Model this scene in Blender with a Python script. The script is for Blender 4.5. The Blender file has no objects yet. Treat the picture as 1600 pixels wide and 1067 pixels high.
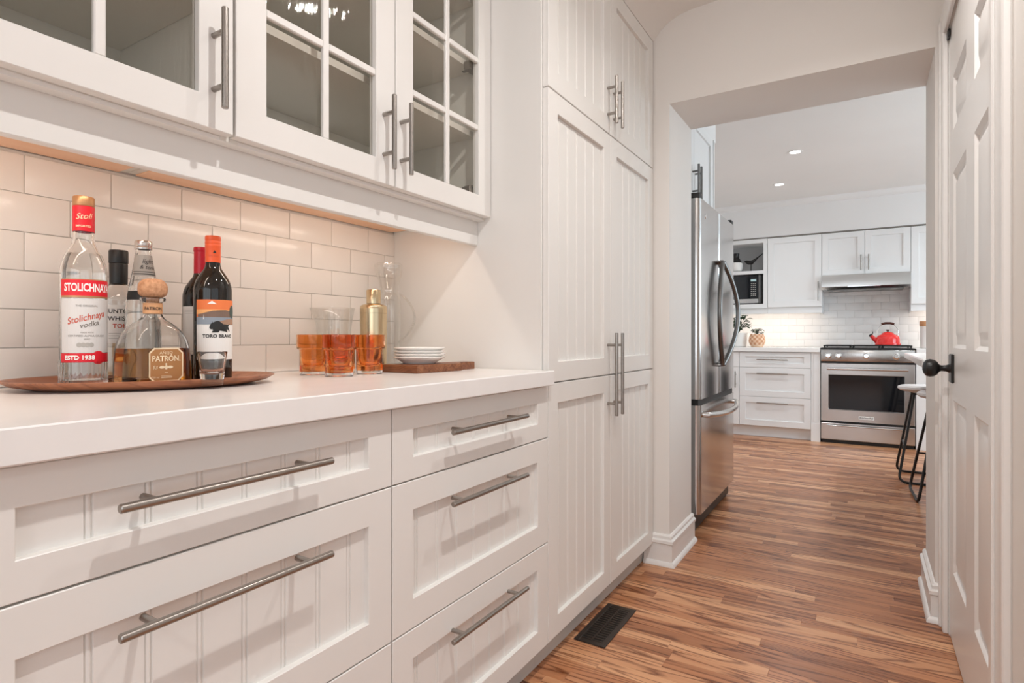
import bpy, bmesh, math, random
from mathutils import Vector, Matrix
random.seed(7)
sc = bpy.context.scene
COL = sc.collection
PI = math.pi

# ------------------------------------------------------------------ camera
FPX = 900.0                                   # focal length in pixels of the 1600 px wide frame
YAW = math.radians(31.6)
CAMZ = 1.018
cam_d = bpy.data.cameras.new('camera')
cam = bpy.data.objects.new('camera', cam_d); COL.objects.link(cam)
cam_d.sensor_fit = 'HORIZONTAL'; cam_d.sensor_width = 36.0
cam_d.lens = 36.0 * FPX / 1600.0
cam_d.shift_y = -(533.5 - 528.0) / 1600.0
cam_d.clip_start = 0.02
cam.location = (0, 0, CAMZ)
cam.rotation_euler = (PI / 2, 0, YAW)
sc.camera = cam

# ------------------------------------------------------------------ world, daylight, exposure
w = bpy.data.worlds.new('world'); sc.world = w; w.use_nodes = True
w.node_tree.nodes['Background'].inputs[0].default_value = (0.80, 0.90, 1.0, 1)
w.node_tree.nodes['Background'].inputs[1].default_value = 1.2
sc.view_settings.view_transform = 'Standard'; sc.view_settings.look = 'None'
sc.view_settings.gamma = 1.0; sc.view_settings.use_curve_mapping = False
sc.view_settings.exposure = -0.52
cy = sc.cycles
cy.max_bounces = 14; cy.diffuse_bounces = 6; cy.glossy_bounces = 6
cy.transmission_bounces = 14; cy.transparent_max_bounces = 16
cy.use_denoising = True
cy.sample_clamp_indirect = 6.0

def area(name, loc, rot, sx, sy, power, color, shape='RECTANGLE', parent=None, spread=PI):
    l = bpy.data.lights.new(name, 'AREA'); l.shape = shape; l.size = sx; l.size_y = sy
    l.energy = power; l.color = color; l.spread = spread
    o = bpy.data.objects.new(name, l); COL.objects.link(o)
    o.location = loc; o.rotation_euler = rot
    if parent is not None:
        o.parent = parent; o.location = Vector(loc) - parent.location
    return o
# daylight through the side room and kitchen windows, plus an added rear fill
area('daylight_side_room', (3.24, -1.1, 1.45), (0, PI / 2, 0), 1.9, 3.6, 14, (0.90, 0.96, 1.0))
area('fill_rear', (.9, -3.54, 1.45), (PI / 2, 0, 0), 4.2, 1.9, 60, (0.90, 0.96, 1.0))  # fill from an added, unseen window, brightening header wall and pantry
area('daylight_kitchen', (3.24, 4.9, 1.6), (0, PI / 2, 0), 1.2, 2.2, 110, (0.73, 0.89, 1.0))

# ------------------------------------------------------------------ materials
def mat(name, color=(.8, .8, .8), rough=.5, metal=0.0, trans=0.0, ior=1.45, spec=.5, coat=0.0, emit=None, estr=0.0):
    m = bpy.data.materials.new(name); m.use_nodes = True
    b = m.node_tree.nodes['Principled BSDF']
    b.inputs['Base Color'].default_value = (*color, 1)
    b.inputs['Roughness'].default_value = rough
    b.inputs['Metallic'].default_value = metal
    b.inputs['Transmission Weight'].default_value = trans
    b.inputs['IOR'].default_value = ior
    b.inputs['Specular IOR Level'].default_value = spec
    b.inputs['Coat Weight'].default_value = coat
    if emit:
        b.inputs['Emission Color'].default_value = (*emit, 1); b.inputs['Emission Strength'].default_value = estr
    return m
def nodes(m):
    return m.node_tree.nodes, m.node_tree.links, m.node_tree.nodes['Principled BSDF']
def noise_vary(m, c1, c2, scale=8.0, stretch=(1, 1, 1), bump=0.0, bscale=60.0, detail=4):
    N, L, b = nodes(m)
    g = N.new('ShaderNodeNewGeometry'); mp = N.new('ShaderNodeMapping'); mp.inputs['Scale'].default_value = stretch
    L.new(g.outputs['Position'], mp.inputs['Vector'])
    n = N.new('ShaderNodeTexNoise'); n.inputs['Scale'].default_value = scale; n.inputs['Detail'].default_value = detail
    L.new(mp.outputs[0], n.inputs['Vector'])
    r = N.new('ShaderNodeValToRGB'); r.color_ramp.elements[0].color = (*c1, 1); r.color_ramp.elements[1].color = (*c2, 1)
    r.color_ramp.elements[0].position = .3; r.color_ramp.elements[1].position = .7
    L.new(n.outputs['Fac'], r.inputs['Fac']); L.new(r.outputs['Color'], b.inputs['Base Color'])
    if bump:
        n2 = N.new('ShaderNodeTexNoise'); n2.inputs['Scale'].default_value = bscale; n2.inputs['Detail'].default_value = 3
        L.new(mp.outputs[0], n2.inputs['Vector'])
        bp = N.new('ShaderNodeBump'); bp.inputs['Strength'].default_value = bump; bp.inputs['Distance'].default_value = .002
        L.new(n2.outputs['Fac'], bp.inputs['Height']); L.new(bp.outputs['Normal'], b.inputs['Normal'])
    return m
M = {}
M['cab'] = noise_vary(mat('cabinet_white_paint', rough=.38), (.78, .765, .735), (.80, .785, .757), 3)
M['kcab'] = noise_vary(mat('kitchen_cabinet_paint', rough=.4), (.80, .80, .795), (.82, .82, .815), 3)
M['wall'] = noise_vary(mat('wall_paint_cream', rough=.7), (.78, .75, .715), (.80, .77, .735), 2, bump=.05, bscale=300)
M['kwall'] = noise_vary(mat('kitchen_wall_paint', rough=.7), (.81, .80, .79), (.83, .82, .81), 2)
M['ceil'] = noise_vary(mat('ceiling_paint', rough=.8), (.82, .81, .79), (.84, .83, .81), 2)
M['trim'] = noise_vary(mat('trim_semigloss', rough=.28), (.80, .785, .765), (.82, .805, .785), 3)
M['counter'] = noise_vary(mat('white_quartz', rough=.22), (.83, .815, .80), (.86, .845, .83), 14)
M['tile'] = noise_vary(mat('white_glazed_tile', rough=.2), (.80, .765, .725), (.83, .795, .755), 5, bump=.02, bscale=18)
M['ktile'] = noise_vary(mat('kitchen_glazed_tile', rough=.15), (.82, .80, .785), (.84, .82, .805), 5)
M['grout'] = mat('grout', (.70, .665, .625), .9)
M['kgrout'] = mat('kitchen_grout', (.76, .745, .73), .9)
M['steel'] = noise_vary(mat('brushed_steel_handle', rough=.32, metal=1), (.31, .285, .262), (.40, .37, .34), 60, (1, 1, 40))
M['stainless'] = noise_vary(mat('stainless_steel', rough=.17, metal=1), (.56, .55, .545), (.63, .62, .61), 20, (30, 30, .6))
M['stainless_h'] = noise_vary(mat('stainless_steel_horizontal', rough=.22, metal=1), (.56, .55, .54), (.64, .63, .62), 20, (.6, .6, 40))
M['darksteel'] = mat('dark_steel_handle', (.20, .195, .19), .32, 1)
M['chrome'] = mat('chrome', (.82, .82, .82), .08, 1)
M['black'] = mat('black_plastic', (.012, .012, .012), .4)
M['blackmetal'] = mat('black_metal', (.010, .009, .009), .38)
M['blackglass'] = mat('black_glass', (.006, .007, .009), .05, spec=.6)
M['iron'] = mat('cast_iron_grate', (.02, .02, .02), .6)
M['kick'] = mat('toe_kick_shaded_white', (.55, .53, .50), .6)  # white kick, with the shade under the cabinets put into its colour
M['maple'] = noise_vary(mat('lit_maple_underside', rough=.5), (.90, .56, .36), (.94, .62, .42), 6, (6, 1, 1))  # maple colour, raised to carry bounce light the lamps miss
M['dark'] = mat('dark_gap', (.02, .018, .016), .8)
M['cabin'] = mat('cabinet_interior', (.74, .72, .67), .6)
M['hinge'] = mat('nickel_hinge', (.25, .22, .19), .4, .8)
M['vent'] = mat('bronze_vent', (.06, .048, .04), .38, .6)
M['plate'] = mat('white_porcelain', (.86, .84, .81), .16)
M['gold'] = noise_vary(mat('brushed_gold', rough=.24, metal=1), (.60, .47, .29), (.68, .54, .35), 40, (1, 1, .3))
M['cork'] = noise_vary(mat('cork', rough=.8), (.42, .20, .10), (.62, .34, .19), 180)
M['red'] = mat('red_paper', (.72, .015, .03), .4)
M['redcap'] = mat('red_foil', (.52, .008, .025), .3)
M['orange_foil'] = mat('orange_foil', (.78, .11, .03), .35)
M['capgold'] = mat('gold_screw_cap', (.50, .27, .13), .35, .5)
M['capsilver'] = mat('silver_cap', (.62, .57, .53), .25, .9)
M['paper'] = mat('white_label', (.82, .80, .77), .55)
M['silverlabel'] = mat('silver_grey_label', (.66, .645, .63), .4)
M['greylabel'] = mat('grey_label', (.40, .38, .35), .5)
M['ink'] = mat('black_ink', (.02, .02, .02), .6)
M['greyink'] = mat('grey_ink', (.22, .20, .18), .6)
M['redink'] = mat('red_ink', (.55, .09, .05), .6)
M['whiteink'] = mat('white_ink', (.88, .86, .83), .6)
M['creamink'] = mat('cream_ink', (.86, .70, .48), .6)
M['orangeink'] = mat('orange_ink', (.80, .20, .06), .6)
M['lightorange'] = mat('light_orange_ink', (.86, .42, .16), .6)
M['hill'] = mat('hill_ink', (.20, .13, .10), .6)
M['hillb'] = mat('hill_ink_light', (.36, .22, .15), .6)
M['blueink'] = mat('blue_grey_ink', (.27, .31, .36), .6)
M['treeink'] = mat('tree_ink', (.07, .10, .09), .6)
M['pearl'] = mat('grey_pearl_ink', (.42, .40, .37), .4)
M['glass'] = mat('clear_glass', (.985, .99, .985), .0, trans=1, ior=1.45)
M['water'] = mat('clear_spirit', (.99, .99, .98), .0, trans=1, ior=1.33)
M['tequila'] = mat('amber_tequila', (.80, .50, .20), .0, trans=1, ior=1.36)
M['whisky'] = mat('pale_whisky', (.96, .74, .42), .0, trans=1, ior=1.36)
M['wineglass'] = mat('dark_wine_bottle_glass', (.012, .010, .008), .04, spec=.6)
M['amber'] = mat('orange_glass', (.96, .40, .13), .0, trans=1, ior=1.4)
M['amberbase'] = mat('deep_orange_glass', (.95, .20, .035), .0, trans=1, ior=1.45)
M['kettle'] = noise_vary(mat('red_enamel', rough=.14), (.70, .02, .025), (.78, .05, .04), 4)
M['walnut'] = mat('dark_wood_handle', (.07, .022, .014), .4)
M['lidwood'] = noise_vary(mat('acacia_lid', rough=.45), (.55, .27, .12), (.70, .38, .19), 12, (1, 1, 6))
M['leaf'] = noise_vary(mat('leaf_green', rough=.5), (.030, .055, .028), (.06, .10, .045), 30)
M['potwhite'] = mat('white_ceramic_pot', (.80, .78, .75), .45)
M['basket'] = noise_vary(mat('woven_basket', rough=.8), (.72, .45, .28), (.85, .66, .50), 40)
M['basket2'] = mat('woven_basket_tan', (.58, .29, .16), .8)
M['soil'] = mat('soil', (.03, .02, .015), .9)
M['niche'] = mat('niche_grey', (.50, .50, .50), .6)
M['seat'] = noise_vary(mat('stool_grey_fabric', rough=.85), (.60, .575, .565), (.68, .655, .645), 200)
M['lamp'] = mat('led_lens', (1, 1, 1), .5, emit=(1.0, .96, .90), estr=14)
M['led'] = mat('led_strip_lens', (1, 1, 1), .5, emit=(1.0, .78, .58), estr=5)
M['display'] = mat('lit_display', (.02, .02, .02), .3, emit=(.55, .75, .75), estr=.9)
M['winframe'] = mat('window_frame_paint', (.8, .8, .78), .4)

# cabinet glass: see-through with a mirror-like sheen and faint vertical waviness
m = bpy.data.materials.new('cabinet_pane_glass'); m.use_nodes = True; N = m.node_tree.nodes; L = m.node_tree.links
N.remove(N['Principled BSDF'])
tr = N.new('ShaderNodeBsdfTransparent'); tr.inputs[0].default_value = (.965, .96, .945, 1)
gl = N.new('ShaderNodeBsdfGlossy'); gl.inputs['Roughness'].default_value = .015; gl.inputs['Color'].default_value = (.9, .9, .88, 1)
fr = N.new('ShaderNodeFresnel'); fr.inputs['IOR'].default_value = 1.5
g = N.new('ShaderNodeNewGeometry'); mp = N.new('ShaderNodeMapping'); mp.inputs['Scale'].default_value = (1, 60, 9)
L.new(g.outputs['Position'], mp.inputs['Vector'])
n = N.new('ShaderNodeTexNoise'); n.inputs['Scale'].default_value = 1.6; n.inputs['Detail'].default_value = 3; L.new(mp.outputs[0], n.inputs['Vector'])
bp = N.new('ShaderNodeBump'); bp.inputs['Strength'].default_value = .22; bp.inputs['Distance'].default_value = .003
L.new(n.outputs['Fac'], bp.inputs['Height']); L.new(bp.outputs['Normal'], gl.inputs['Normal'])
bf = N.new('ShaderNodeMath'); bf.operation = 'SUBTRACT'; bf.inputs[0].default_value = 1.0; L.new(g.outputs['Backfacing'], bf.inputs[1])
ff = N.new('ShaderNodeMath'); ff.operation = 'MULTIPLY'; L.new(fr.outputs[0], ff.inputs[0]); L.new(bf.outputs[0], ff.inputs[1])
mx = N.new('ShaderNodeMixShader'); L.new(ff.outputs[0], mx.inputs[0]); L.new(tr.outputs[0], mx.inputs[1]); L.new(gl.outputs[0], mx.inputs[2])
L.new(mx.outputs[0], N['Material Output'].inputs['Surface'])
M['pane'] = m
def thin_glass(name, tint, ior, power):
    m = bpy.data.materials.new(name); m.use_nodes = True; N = m.node_tree.nodes; L = m.node_tree.links
    N.remove(N['Principled BSDF'])
    tr = N.new('ShaderNodeBsdfTransparent'); tr.inputs[0].default_value = (*tint, 1)
    gl = N.new('ShaderNodeBsdfGlossy'); gl.inputs['Roughness'].default_value = .03; gl.inputs['Color'].default_value = (.95, .95, .94, 1)
    lw = N.new('ShaderNodeLayerWeight'); lw.inputs['Blend'].default_value = .5
    pw = N.new('ShaderNodeMath'); pw.operation = 'POWER'; pw.inputs[1].default_value = power; L.new(lw.outputs['Facing'], pw.inputs[0])
    mr = N.new('ShaderNodeMapRange'); mr.inputs['To Min'].default_value = .05; mr.inputs['To Max'].default_value = .85; L.new(pw.outputs[0], mr.inputs['Value'])
    mx = N.new('ShaderNodeMixShader'); L.new(mr.outputs[0], mx.inputs[0]); L.new(tr.outputs[0], mx.inputs[1]); L.new(gl.outputs[0], mx.inputs[2])
    L.new(mx.outputs[0], N['Material Output'].inputs['Surface']); return m
M['thinglass'] = thin_glass('clear_thin_glass', (.965, .965, .96), 1.45, 2.6)

def wood(name, ramp, vs, wscale=1.0, rough=.3, attr=None, axis='X', pore=.75):
    """grain stretched along one axis; colours vary by the per-plank attribute 'tone'"""
    m = mat(name, rough=rough); N, L, b = nodes(m)
    g = N.new('ShaderNodeNewGeometry')
    sep = N.new('ShaderNodeSeparateXYZ'); L.new(g.outputs['Position'], sep.inputs[0])
    def mth(op, a, bb):
        k = N.new('ShaderNodeMath'); k.operation = op
        for i, v in enumerate((a, bb)):
            if isinstance(v, (int, float)): k.inputs[i].default_value = v
            else: L.new(v, k.inputs[i])
        return k.outputs[0]
    at = N.new('ShaderNodeAttribute'); at.attribute_name = 'tone'
    tone = at.outputs['Fac']
    long_, cross = (sep.outputs[0], sep.outputs[1]) if axis == 'X' else (sep.outputs[1], sep.outputs[0])
    cx = N.new('ShaderNodeCombineXYZ')
    L.new(mth('ADD', mth('MULTIPLY', long_, vs[0]), mth('MULTIPLY', tone, 53.0)), cx.inputs[0])
    L.new(mth('ADD', mth('MULTIPLY', cross, vs[1]), mth('MULTIPLY', tone, 19.0)), cx.inputs[1])
    L.new(mth('MULTIPLY', sep.outputs[2], vs[1]), cx.inputs[2])
    n1 = N.new('ShaderNodeTexNoise'); n1.inputs['Scale'].default_value = 1.0; n1.inputs['Detail'].default_value = 6; n1.inputs['Roughness'].default_value = .6
    L.new(cx.outputs[0], n1.inputs['Vector'])
    # cathedral figure: contour lines of a smooth stretched field
    n2 = N.new('ShaderNodeTexNoise'); n2.inputs['Scale'].default_value = .5; n2.inputs['Detail'].default_value = 1.2; n2.inputs['Distortion'].default_value = .25
    L.new(cx.outputs[0], n2.inputs['Vector'])
    saw = mth('PINGPONG', mth('MULTIPLY', n2.outputs['Fac'], 21.0 * wscale), 1.0)
    n3 = N.new('ShaderNodeTexNoise'); n3.inputs['Scale'].default_value = 9.0; n3.inputs['Detail'].default_value = 3
    L.new(cx.outputs[0], n3.inputs['Vector'])
    line = N.new('ShaderNodeMapRange'); line.inputs['From Min'].default_value = .5; line.inputs['From Max'].default_value = 1.0
    L.new(mth('MULTIPLY', saw, mth('ADD', mth('MULTIPLY', n3.outputs['Fac'], .9), .5)), line.inputs['Value'])
    fac = mth('ADD', mth('MULTIPLY', n1.outputs['Fac'], .48), mth('MULTIPLY', tone, .44))
    r = N.new('ShaderNodeValToRGB'); el = r.color_ramp.elements
    el[0].position = .20; el[0].color = (*ramp[0], 1); el[1].position = .74; el[1].color = (*ramp[2], 1)
    e = el.new(.46); e.color = (*ramp[1], 1)
    L.new(fac, r.inputs['Fac'])
    mixn = N.new('ShaderNodeMix'); mixn.data_type = 'RGBA'; mixn.blend_type = 'MULTIPLY'
    L.new(mth('MULTIPLY', line.outputs[0], pore), mixn.inputs['Factor'])
    L.new(r.outputs['Color'], mixn.inputs['A']); mixn.inputs['B'].default_value = (.26, .14, .08, 1)
    L.new(mixn.outputs['Result'], b.inputs['Base Color'])
    rr = N.new('ShaderNodeMapRange'); rr.inputs['To Min'].default_value = rough - .06; rr.inputs['To Max'].default_value = rough + .12
    L.new(n1.outputs['Fac'], rr.inputs['Value']); L.new(rr.outputs[0], b.inputs['Roughness'])
    bp = N.new('ShaderNodeBump'); bp.inputs['Strength'].default_value = .12; bp.inputs['Distance'].default_value = .001
    L.new(line.outputs[0], bp.inputs['Height']); bp.invert = True; L.new(bp.outputs['Normal'], b.inputs['Normal'])
    return m
M['oak'] = wood('stained_oak_floor', ((.25, .092, .038), (.48, .208, .096), (.72, .40, .215)), (2.2, 30.0), .8, .27, pore=.95)
M['board'] = wood('acacia_board', ((.20, .07, .03), (.42, .19, .09), (.60, .33, .18)), (14.0, 50.0), 1.0, .4, pore=.5)
M['tray'] = wood('acacia_tray', ((.33, .12, .055), (.52, .23, .12), (.68, .38, .22)), (30.0, 7.0), 1.0, .3, pore=.45)

# ------------------------------------------------------------------ mesh helpers
def worldloc(p):
    while p.parent is not None: p = p.parent
    return Vector(p.location)
def obj(name, bm, material, parent=None, smooth=True, angle=35, kind=None, label=None, recalc=True):
    """bm is in world coordinates; the object's origin is its root's base point"""
    if recalc: bmesh.ops.recalc_face_normals(bm, faces=bm.faces[:])
    me = bpy.data.meshes.new(name)
    if parent is not None:
        bm.transform(Matrix.Translation(-worldloc(parent)))
    bm.to_mesh(me); bm.free()
    if smooth:
        me.polygons.foreach_set('use_smooth', [True] * len(me.polygons))
        me.set_sharp_from_angle(angle=math.radians(angle))
    mats = material if isinstance(material, (list, tuple)) else [material]
    for mm in mats: me.materials.append(M[mm] if isinstance(mm, str) else mm)
    o = bpy.data.objects.new(name, me); COL.objects.link(o)
    if parent is not None: o.parent = parent
    if kind: o['kind'] = kind
    if label: o['label'] = label
    return o
def tag(o, label, cat, group=None):
    o['label'] = label; o['category'] = cat
    if group: o['group'] = group
    return o
def thing(name, loc, label, cat, group=None):
    o = bpy.data.objects.new(name, None); COL.objects.link(o); o.location = loc
    o.empty_display_size = .05
    return tag(o, label, cat, group)
def struct(name, bm, material, label=None, cat=None, smooth=True):
    o = obj(name, bm, material, None, smooth); o['kind'] = 'structure'
    if label: o['label'] = label
    if cat: o['category'] = cat
    return o
def copy_tree(src, parent=None):
    c = src.copy(); COL.objects.link(c); c.parent = parent
    for ch in [k for k in bpy.data.objects if k.parent == src]: copy_tree(ch, c)
    return c
def box(bm, x0, x1, y0, y1, z0, z1, bev=0.0, seg=1):
    vs = [bm.verts.new((x, y, z)) for x in (x0, x1) for y in (y0, y1) for z in (z0, z1)]
    fs = [bm.faces.new([vs[i] for i in q]) for q in ((0, 1, 3, 2), (4, 6, 7, 5), (0, 4, 5, 1), (2, 3, 7, 6), (0, 2, 6, 4), (1, 5, 7, 3))]
    if bev > 0:
        es = list({e for f in fs for e in f.edges})
        bmesh.ops.bevel(bm, geom=es, offset=bev, segments=seg, profile=.5, affect='EDGES')
    return vs
def B(*a, **k):
    bm = bmesh.new(); box(bm, *a, **k); return bm
# direction maps: s along the front, d outward, z up
def face_px(xf): return lambda s, d, z: Vector((xf + d, s, z))       # front looks to +x
def face_nx(xf): return lambda s, d, z: Vector((xf - d, s, z))       # front looks to -x
def face_ny(yf): return lambda s, d, z: Vector((s, yf - d, z))       # front looks to -y
def mbox(bm, mp, s0, s1, d0, d1, z0, z1, bev=0.0, seg=1):
    a = mp(s0, d0, z0); b = mp(s1, d1, z1)
    box(bm, min(a.x, b.x), max(a.x, b.x), min(a.y, b.y), max(a.y, b.y), min(a.z, b.z), max(a.z, b.z), bev, seg)
def lathe(bm, prof, cx=0, cy=0, seg=40, rf=None, closed=False):
    """prof: list of (r, z); r = 0 at an end closes it"""
    rings = []
    for r, z in prof:
        if r < 1e-6: rings.append([bm.verts.new((cx, cy, z))]); continue
        ring = []
        for k in range(seg):
            a = 2 * PI * k / seg; q = r * (rf(a, z) if rf else 1)
            ring.append(bm.verts.new((cx + q * math.cos(a), cy + q * math.sin(a), z)))
        rings.append(ring)
    prs = list(zip(rings[:-1], rings[1:]))
    if closed: prs.append((rings[-1], rings[0]))
    for A, Bq in prs:
        if len(A) == 1 and len(Bq) == 1: continue
        for k in range(seg):
            k2 = (k + 1) % seg
            if len(A) == 1: bm.faces.new((A[0], Bq[k], Bq[k2]))
            elif len(Bq) == 1: bm.faces.new((A[k], A[k2], Bq[0]))
            else: bm.faces.new((A[k], A[k2], Bq[k2], Bq[k]))
def tube(bm, pts, r, seg=10, closed=False, flat=None):
    """round tube along pts; r a number or list; flat=(axis vector, factor) squashes it"""
    pts = [Vector(p) for p in pts]; n = len(pts); rings = []; up = None
    for i, p in enumerate(pts):
        if closed: t = pts[(i + 1) % n] - pts[i - 1]
        else: t = pts[min(i + 1, n - 1)] - pts[max(i - 1, 0)]
        t.normalize()
        if up is None:
            up = Vector((0, 0, 1)) if abs(t.z) < .9 else Vector((1, 0, 0))
        u = up - t * up.dot(t); u.normalize(); v = t.cross(u); up = u
        rr = r[i] if isinstance(r, (list, tuple)) else r
        rings.append([bm.verts.new(p + (u * math.cos(2 * PI * k / seg) + v * math.sin(2 * PI * k / seg)) * rr) for k in range(seg)])
    for i in range(n if closed else n - 1):
        A, Bq = rings[i], rings[(i + 1) % n]
        for k in range(seg): bm.faces.new((A[k], A[(k + 1) % seg], Bq[(k + 1) % seg], Bq[k]))
    if not closed:
        bm.faces.new(rings[0][::-1]); bm.faces.new(rings[-1])
def arc(c, r, a0, a1, n, plane='xz'):
    out = []
    for i in range(n + 1):
        a = a0 + (a1 - a0) * i / n; p, q = r * math.cos(a), r * math.sin(a)
        out.append(Vector((c[0] + p, c[1], c[2] + q)) if plane == 'xz' else Vector((c[0], c[1] + p, c[2] + q)) if plane == 'yz' else Vector((c[0] + p, c[1] + q, c[2])))
    return out
def round_path(pts, r, n=5):
    """polyline with rounded corners"""
    pts = [Vector(p) for p in pts]; out = [pts[0]]
    for a, b, c in zip(pts[:-2], pts[1:-1], pts[2:]):
        d1 = (a - b); d2 = (c - b); k = min(r, d1.length * .45, d2.length * .45)
        p, q = b + d1.normalized() * k, b + d2.normalized() * k
        for i in range(n + 1):
            t = i / n; out.append(p * (1 - t) ** 2 + b * 2 * t * (1 - t) + q * t * t)
    out.append(pts[-1]); return out
def prism(bm, poly, h0, h1, ax='z'):
    """extrude a 2D polygon; ax tells the extrusion axis"""
    def P(a, b, h): return (a, b, h) if ax == 'z' else ((a, h, b) if ax == 'y' else (h, a, b))
    A = [bm.verts.new(P(a, b, h0)) for a, b in poly]; C = [bm.verts.new(P(a, b, h1)) for a, b in poly]
    n = len(poly); bm.faces.new(A[::-1]); bm.faces.new(C)
    for i in range(n): bm.faces.new((A[i], A[(i + 1) % n], C[(i + 1) % n], C[i]))
def sweep(bm, path, prof, closed_ends=True):
    """profile (d to the right of travel, z) swept along a horizontal polyline with mitred corners"""
    path = [Vector((p[0], p[1])) for p in path]; n = len(path); rings = []
    for i, p in enumerate(path):
        d0 = (path[i] - path[i - 1]).normalized() if i else None
        d1 = (path[i + 1] - path[i]).normalized() if i < n - 1 else None
        n0 = Vector((d0.y, -d0.x)) if d0 else None; n1 = Vector((d1.y, -d1.x)) if d1 else None
        if n0 is None: mv = n1
        elif n1 is None: mv = n0
        else:
            mv = n0 + n1; mv = mv / max(mv.length_squared / 2, .2)
        rings.append([bm.verts.new((p.x + mv.x * d, p.y + mv.y * d, z)) for d, z in prof])
    k = len(prof)
    for A, Bq in zip(rings[:-1], rings[1:]):
        for j in range(k): bm.faces.new((A[j], A[(j + 1) % k], Bq[(j + 1) % k], Bq[j]))
    bm.faces.new(rings[0][::-1]); bm.faces.new(rings[-1])

# flat print wrapped on a cylinder (cx, cy, radius R), facing angle th0; s runs to the viewer's right
def wrap_bm(bm, cx, cy, R, th0, step=.004):
    bmesh.ops.triangulate(bm, faces=bm.faces[:])
    xs = [v.co.x for v in bm.verts]; lo, hi = min(xs), max(xs)
    k = math.ceil(lo / step)
    while k * step < hi:
        bmesh.ops.bisect_plane(bm, geom=bm.verts[:] + bm.edges[:] + bm.faces[:], plane_co=(k * step, 0, 0), plane_no=(1, 0, 0)); k += 1
    for v in bm.verts:
        s, z = v.co.x, v.co.z; r = R(z) if callable(R) else R
        a = th0 + s / r
        v.co = Vector((cx + r * math.cos(a), cy + r * math.sin(a), z))
def flat_bm(bm, o, u):
    """flat print on a vertical plane through o with horizontal direction u"""
    for v in bm.verts: v.co = Vector(o) + Vector(u) * v.co.x + Vector((0, 0, v.co.z))
def poly_bm(polys):
    bm = bmesh.new()
    for p in polys:
        bm.faces.new([bm.verts.new((s, 0, z)) for s, z in p])
    return bm
def rect(s0, s1, z0, z1): return [(s0, z0), (s1, z0), (s1, z1), (s0, z1)]
def circ(s, z, r, n=18, rz=None): return [(s + r * math.cos(2 * PI * k / n), z + (rz or r) * math.sin(2 * PI * k / n)) for k in range(n)]
def text_bm(txt, size, s, z, shear=0.0, rot=0.0, bold=0.0, align='CENTER', sx=1.0, fit=None):
    cu = bpy.data.curves.new('print', 'FONT'); cu.body = txt; cu.size = size; cu.shear = shear
    cu.align_x = align; cu.align_y = 'CENTER'; cu.offset = bold; cu.resolution_u = 3
    o = bpy.data.objects.new('print', cu); COL.objects.link(o)
    dg = bpy.context.evaluated_depsgraph_get(); dg.update()
    me = bpy.data.meshes.new_from_object(o.evaluated_get(dg))
    bm = bmesh.new(); bm.from_mesh(me)
    if fit:
        xs = [v.co.x for v in bm.verts]; sx = fit / (max(xs) - min(xs))
    c, q = math.cos(rot), math.sin(rot)
    for v in bm.verts:
        x, y = v.co.x * sx, v.co.y
        v.co = Vector((s + x * c - y * q, 0, z + x * q + y * c))
    bpy.data.objects.remove(o); bpy.data.curves.remove(cu); bpy.data.meshes.remove(me)
    return bm
def printed(name, bm, material, parent, cx, cy, R, th0, lift=.0004):
    wrap_bm(bm, cx, cy, (lambda z: R(z) + lift) if callable(R) else R + lift, th0)
    return obj(name, bm, material, parent, smooth=False, recalc=False)

# ================================================================== THE SETTING
WX = -1.45            # tiled wall behind the counter
FX = -.823            # fronts of drawers and pantry doors
YS, YE = 1.539, 2.563 # pantry side, wall with the opening
YK = 2.938            # kitchen side of that wall
YB = 7.03             # kitchen back wall
CH = 2.465
JL, JR, JH = -.75, .211, 2.065
RX = .24
struct('wall_left', B(-1.6, WX, -3.5, YE, 0, CH), 'wall', 'cream painted wall behind the counter, tiled above it', 'wall')
bm = bmesh.new()
box(bm, -1.6, JL, YE, YK, 0, CH); box(bm, JL, JR, YE, YK, JH, CH); box(bm, JR, 3.35, YE, YK, 0, CH)
struct('wall_opening', bm, 'wall', 'cream wall with the wide cased opening into the kitchen', 'wall', smooth=False)
bm = bmesh.new()
box(bm, RX, .29, 1.3, 1.565, 0, CH); box(bm, RX, .29, 2.475, YE, 0, CH); box(bm, RX, .29, 1.565, 2.475, 2.072, CH)
box(bm, .29, 3.35, 1.3, YE, 0, CH)
struct('wall_right', bm, 'wall', 'cream wall on the right holding the panelled door', 'wall', smooth=False)
struct('wall_kitchen_back', B(-1.6, 3.35, YB, YB + .12, 0, CH), 'kwall', 'white kitchen back wall behind the range', 'wall')
struct('wall_kitchen_left', B(-1.72, -1.55, YK, YB, 0, CH), 'kwall', 'white kitchen wall behind the fridge', 'wall')
def wall_with_hole(name, x0, x1, y0, y1, hy0, hy1, hz0, hz1, material, label):
    bm = bmesh.new()
    box(bm, x0, x1, y0, hy0, 0, CH); box(bm, x0, x1, hy1, y1, 0, CH); box(bm, x0, x1, hy0, hy1, 0, hz0); box(bm, x0, x1, hy0, hy1, hz1, CH)
    struct(name, bm, material, label, 'wall', smooth=False)
wall_with_hole('wall_side_room', 3.2, 3.35, -3.5, 1.3, -2.95, .75, .5, 2.4, 'wall', 'wall with a wide window in the side room')
wall_with_hole('wall_kitchen_right', 3.2, 3.35, YK, YB, 3.8, 6.0, 1.0, 2.2, 'kwall', 'kitchen wall with a window, right side')
bm = bmesh.new()
for q in ((-1.6, -1.2, 0, CH), (3.0, 3.35, 0, CH), (-1.2, 3.0, 0, .5), (-1.2, 3.0, 2.4, CH)): box(bm, q[0], q[1], -3.65, -3.5, q[2], q[3])
struct('wall_rear', bm, 'wall', 'cream wall behind the viewer with an opening for the added window', 'wall', smooth=False)
bm = bmesh.new()  # frame of the unseen rear window, added for more frontal light
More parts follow.
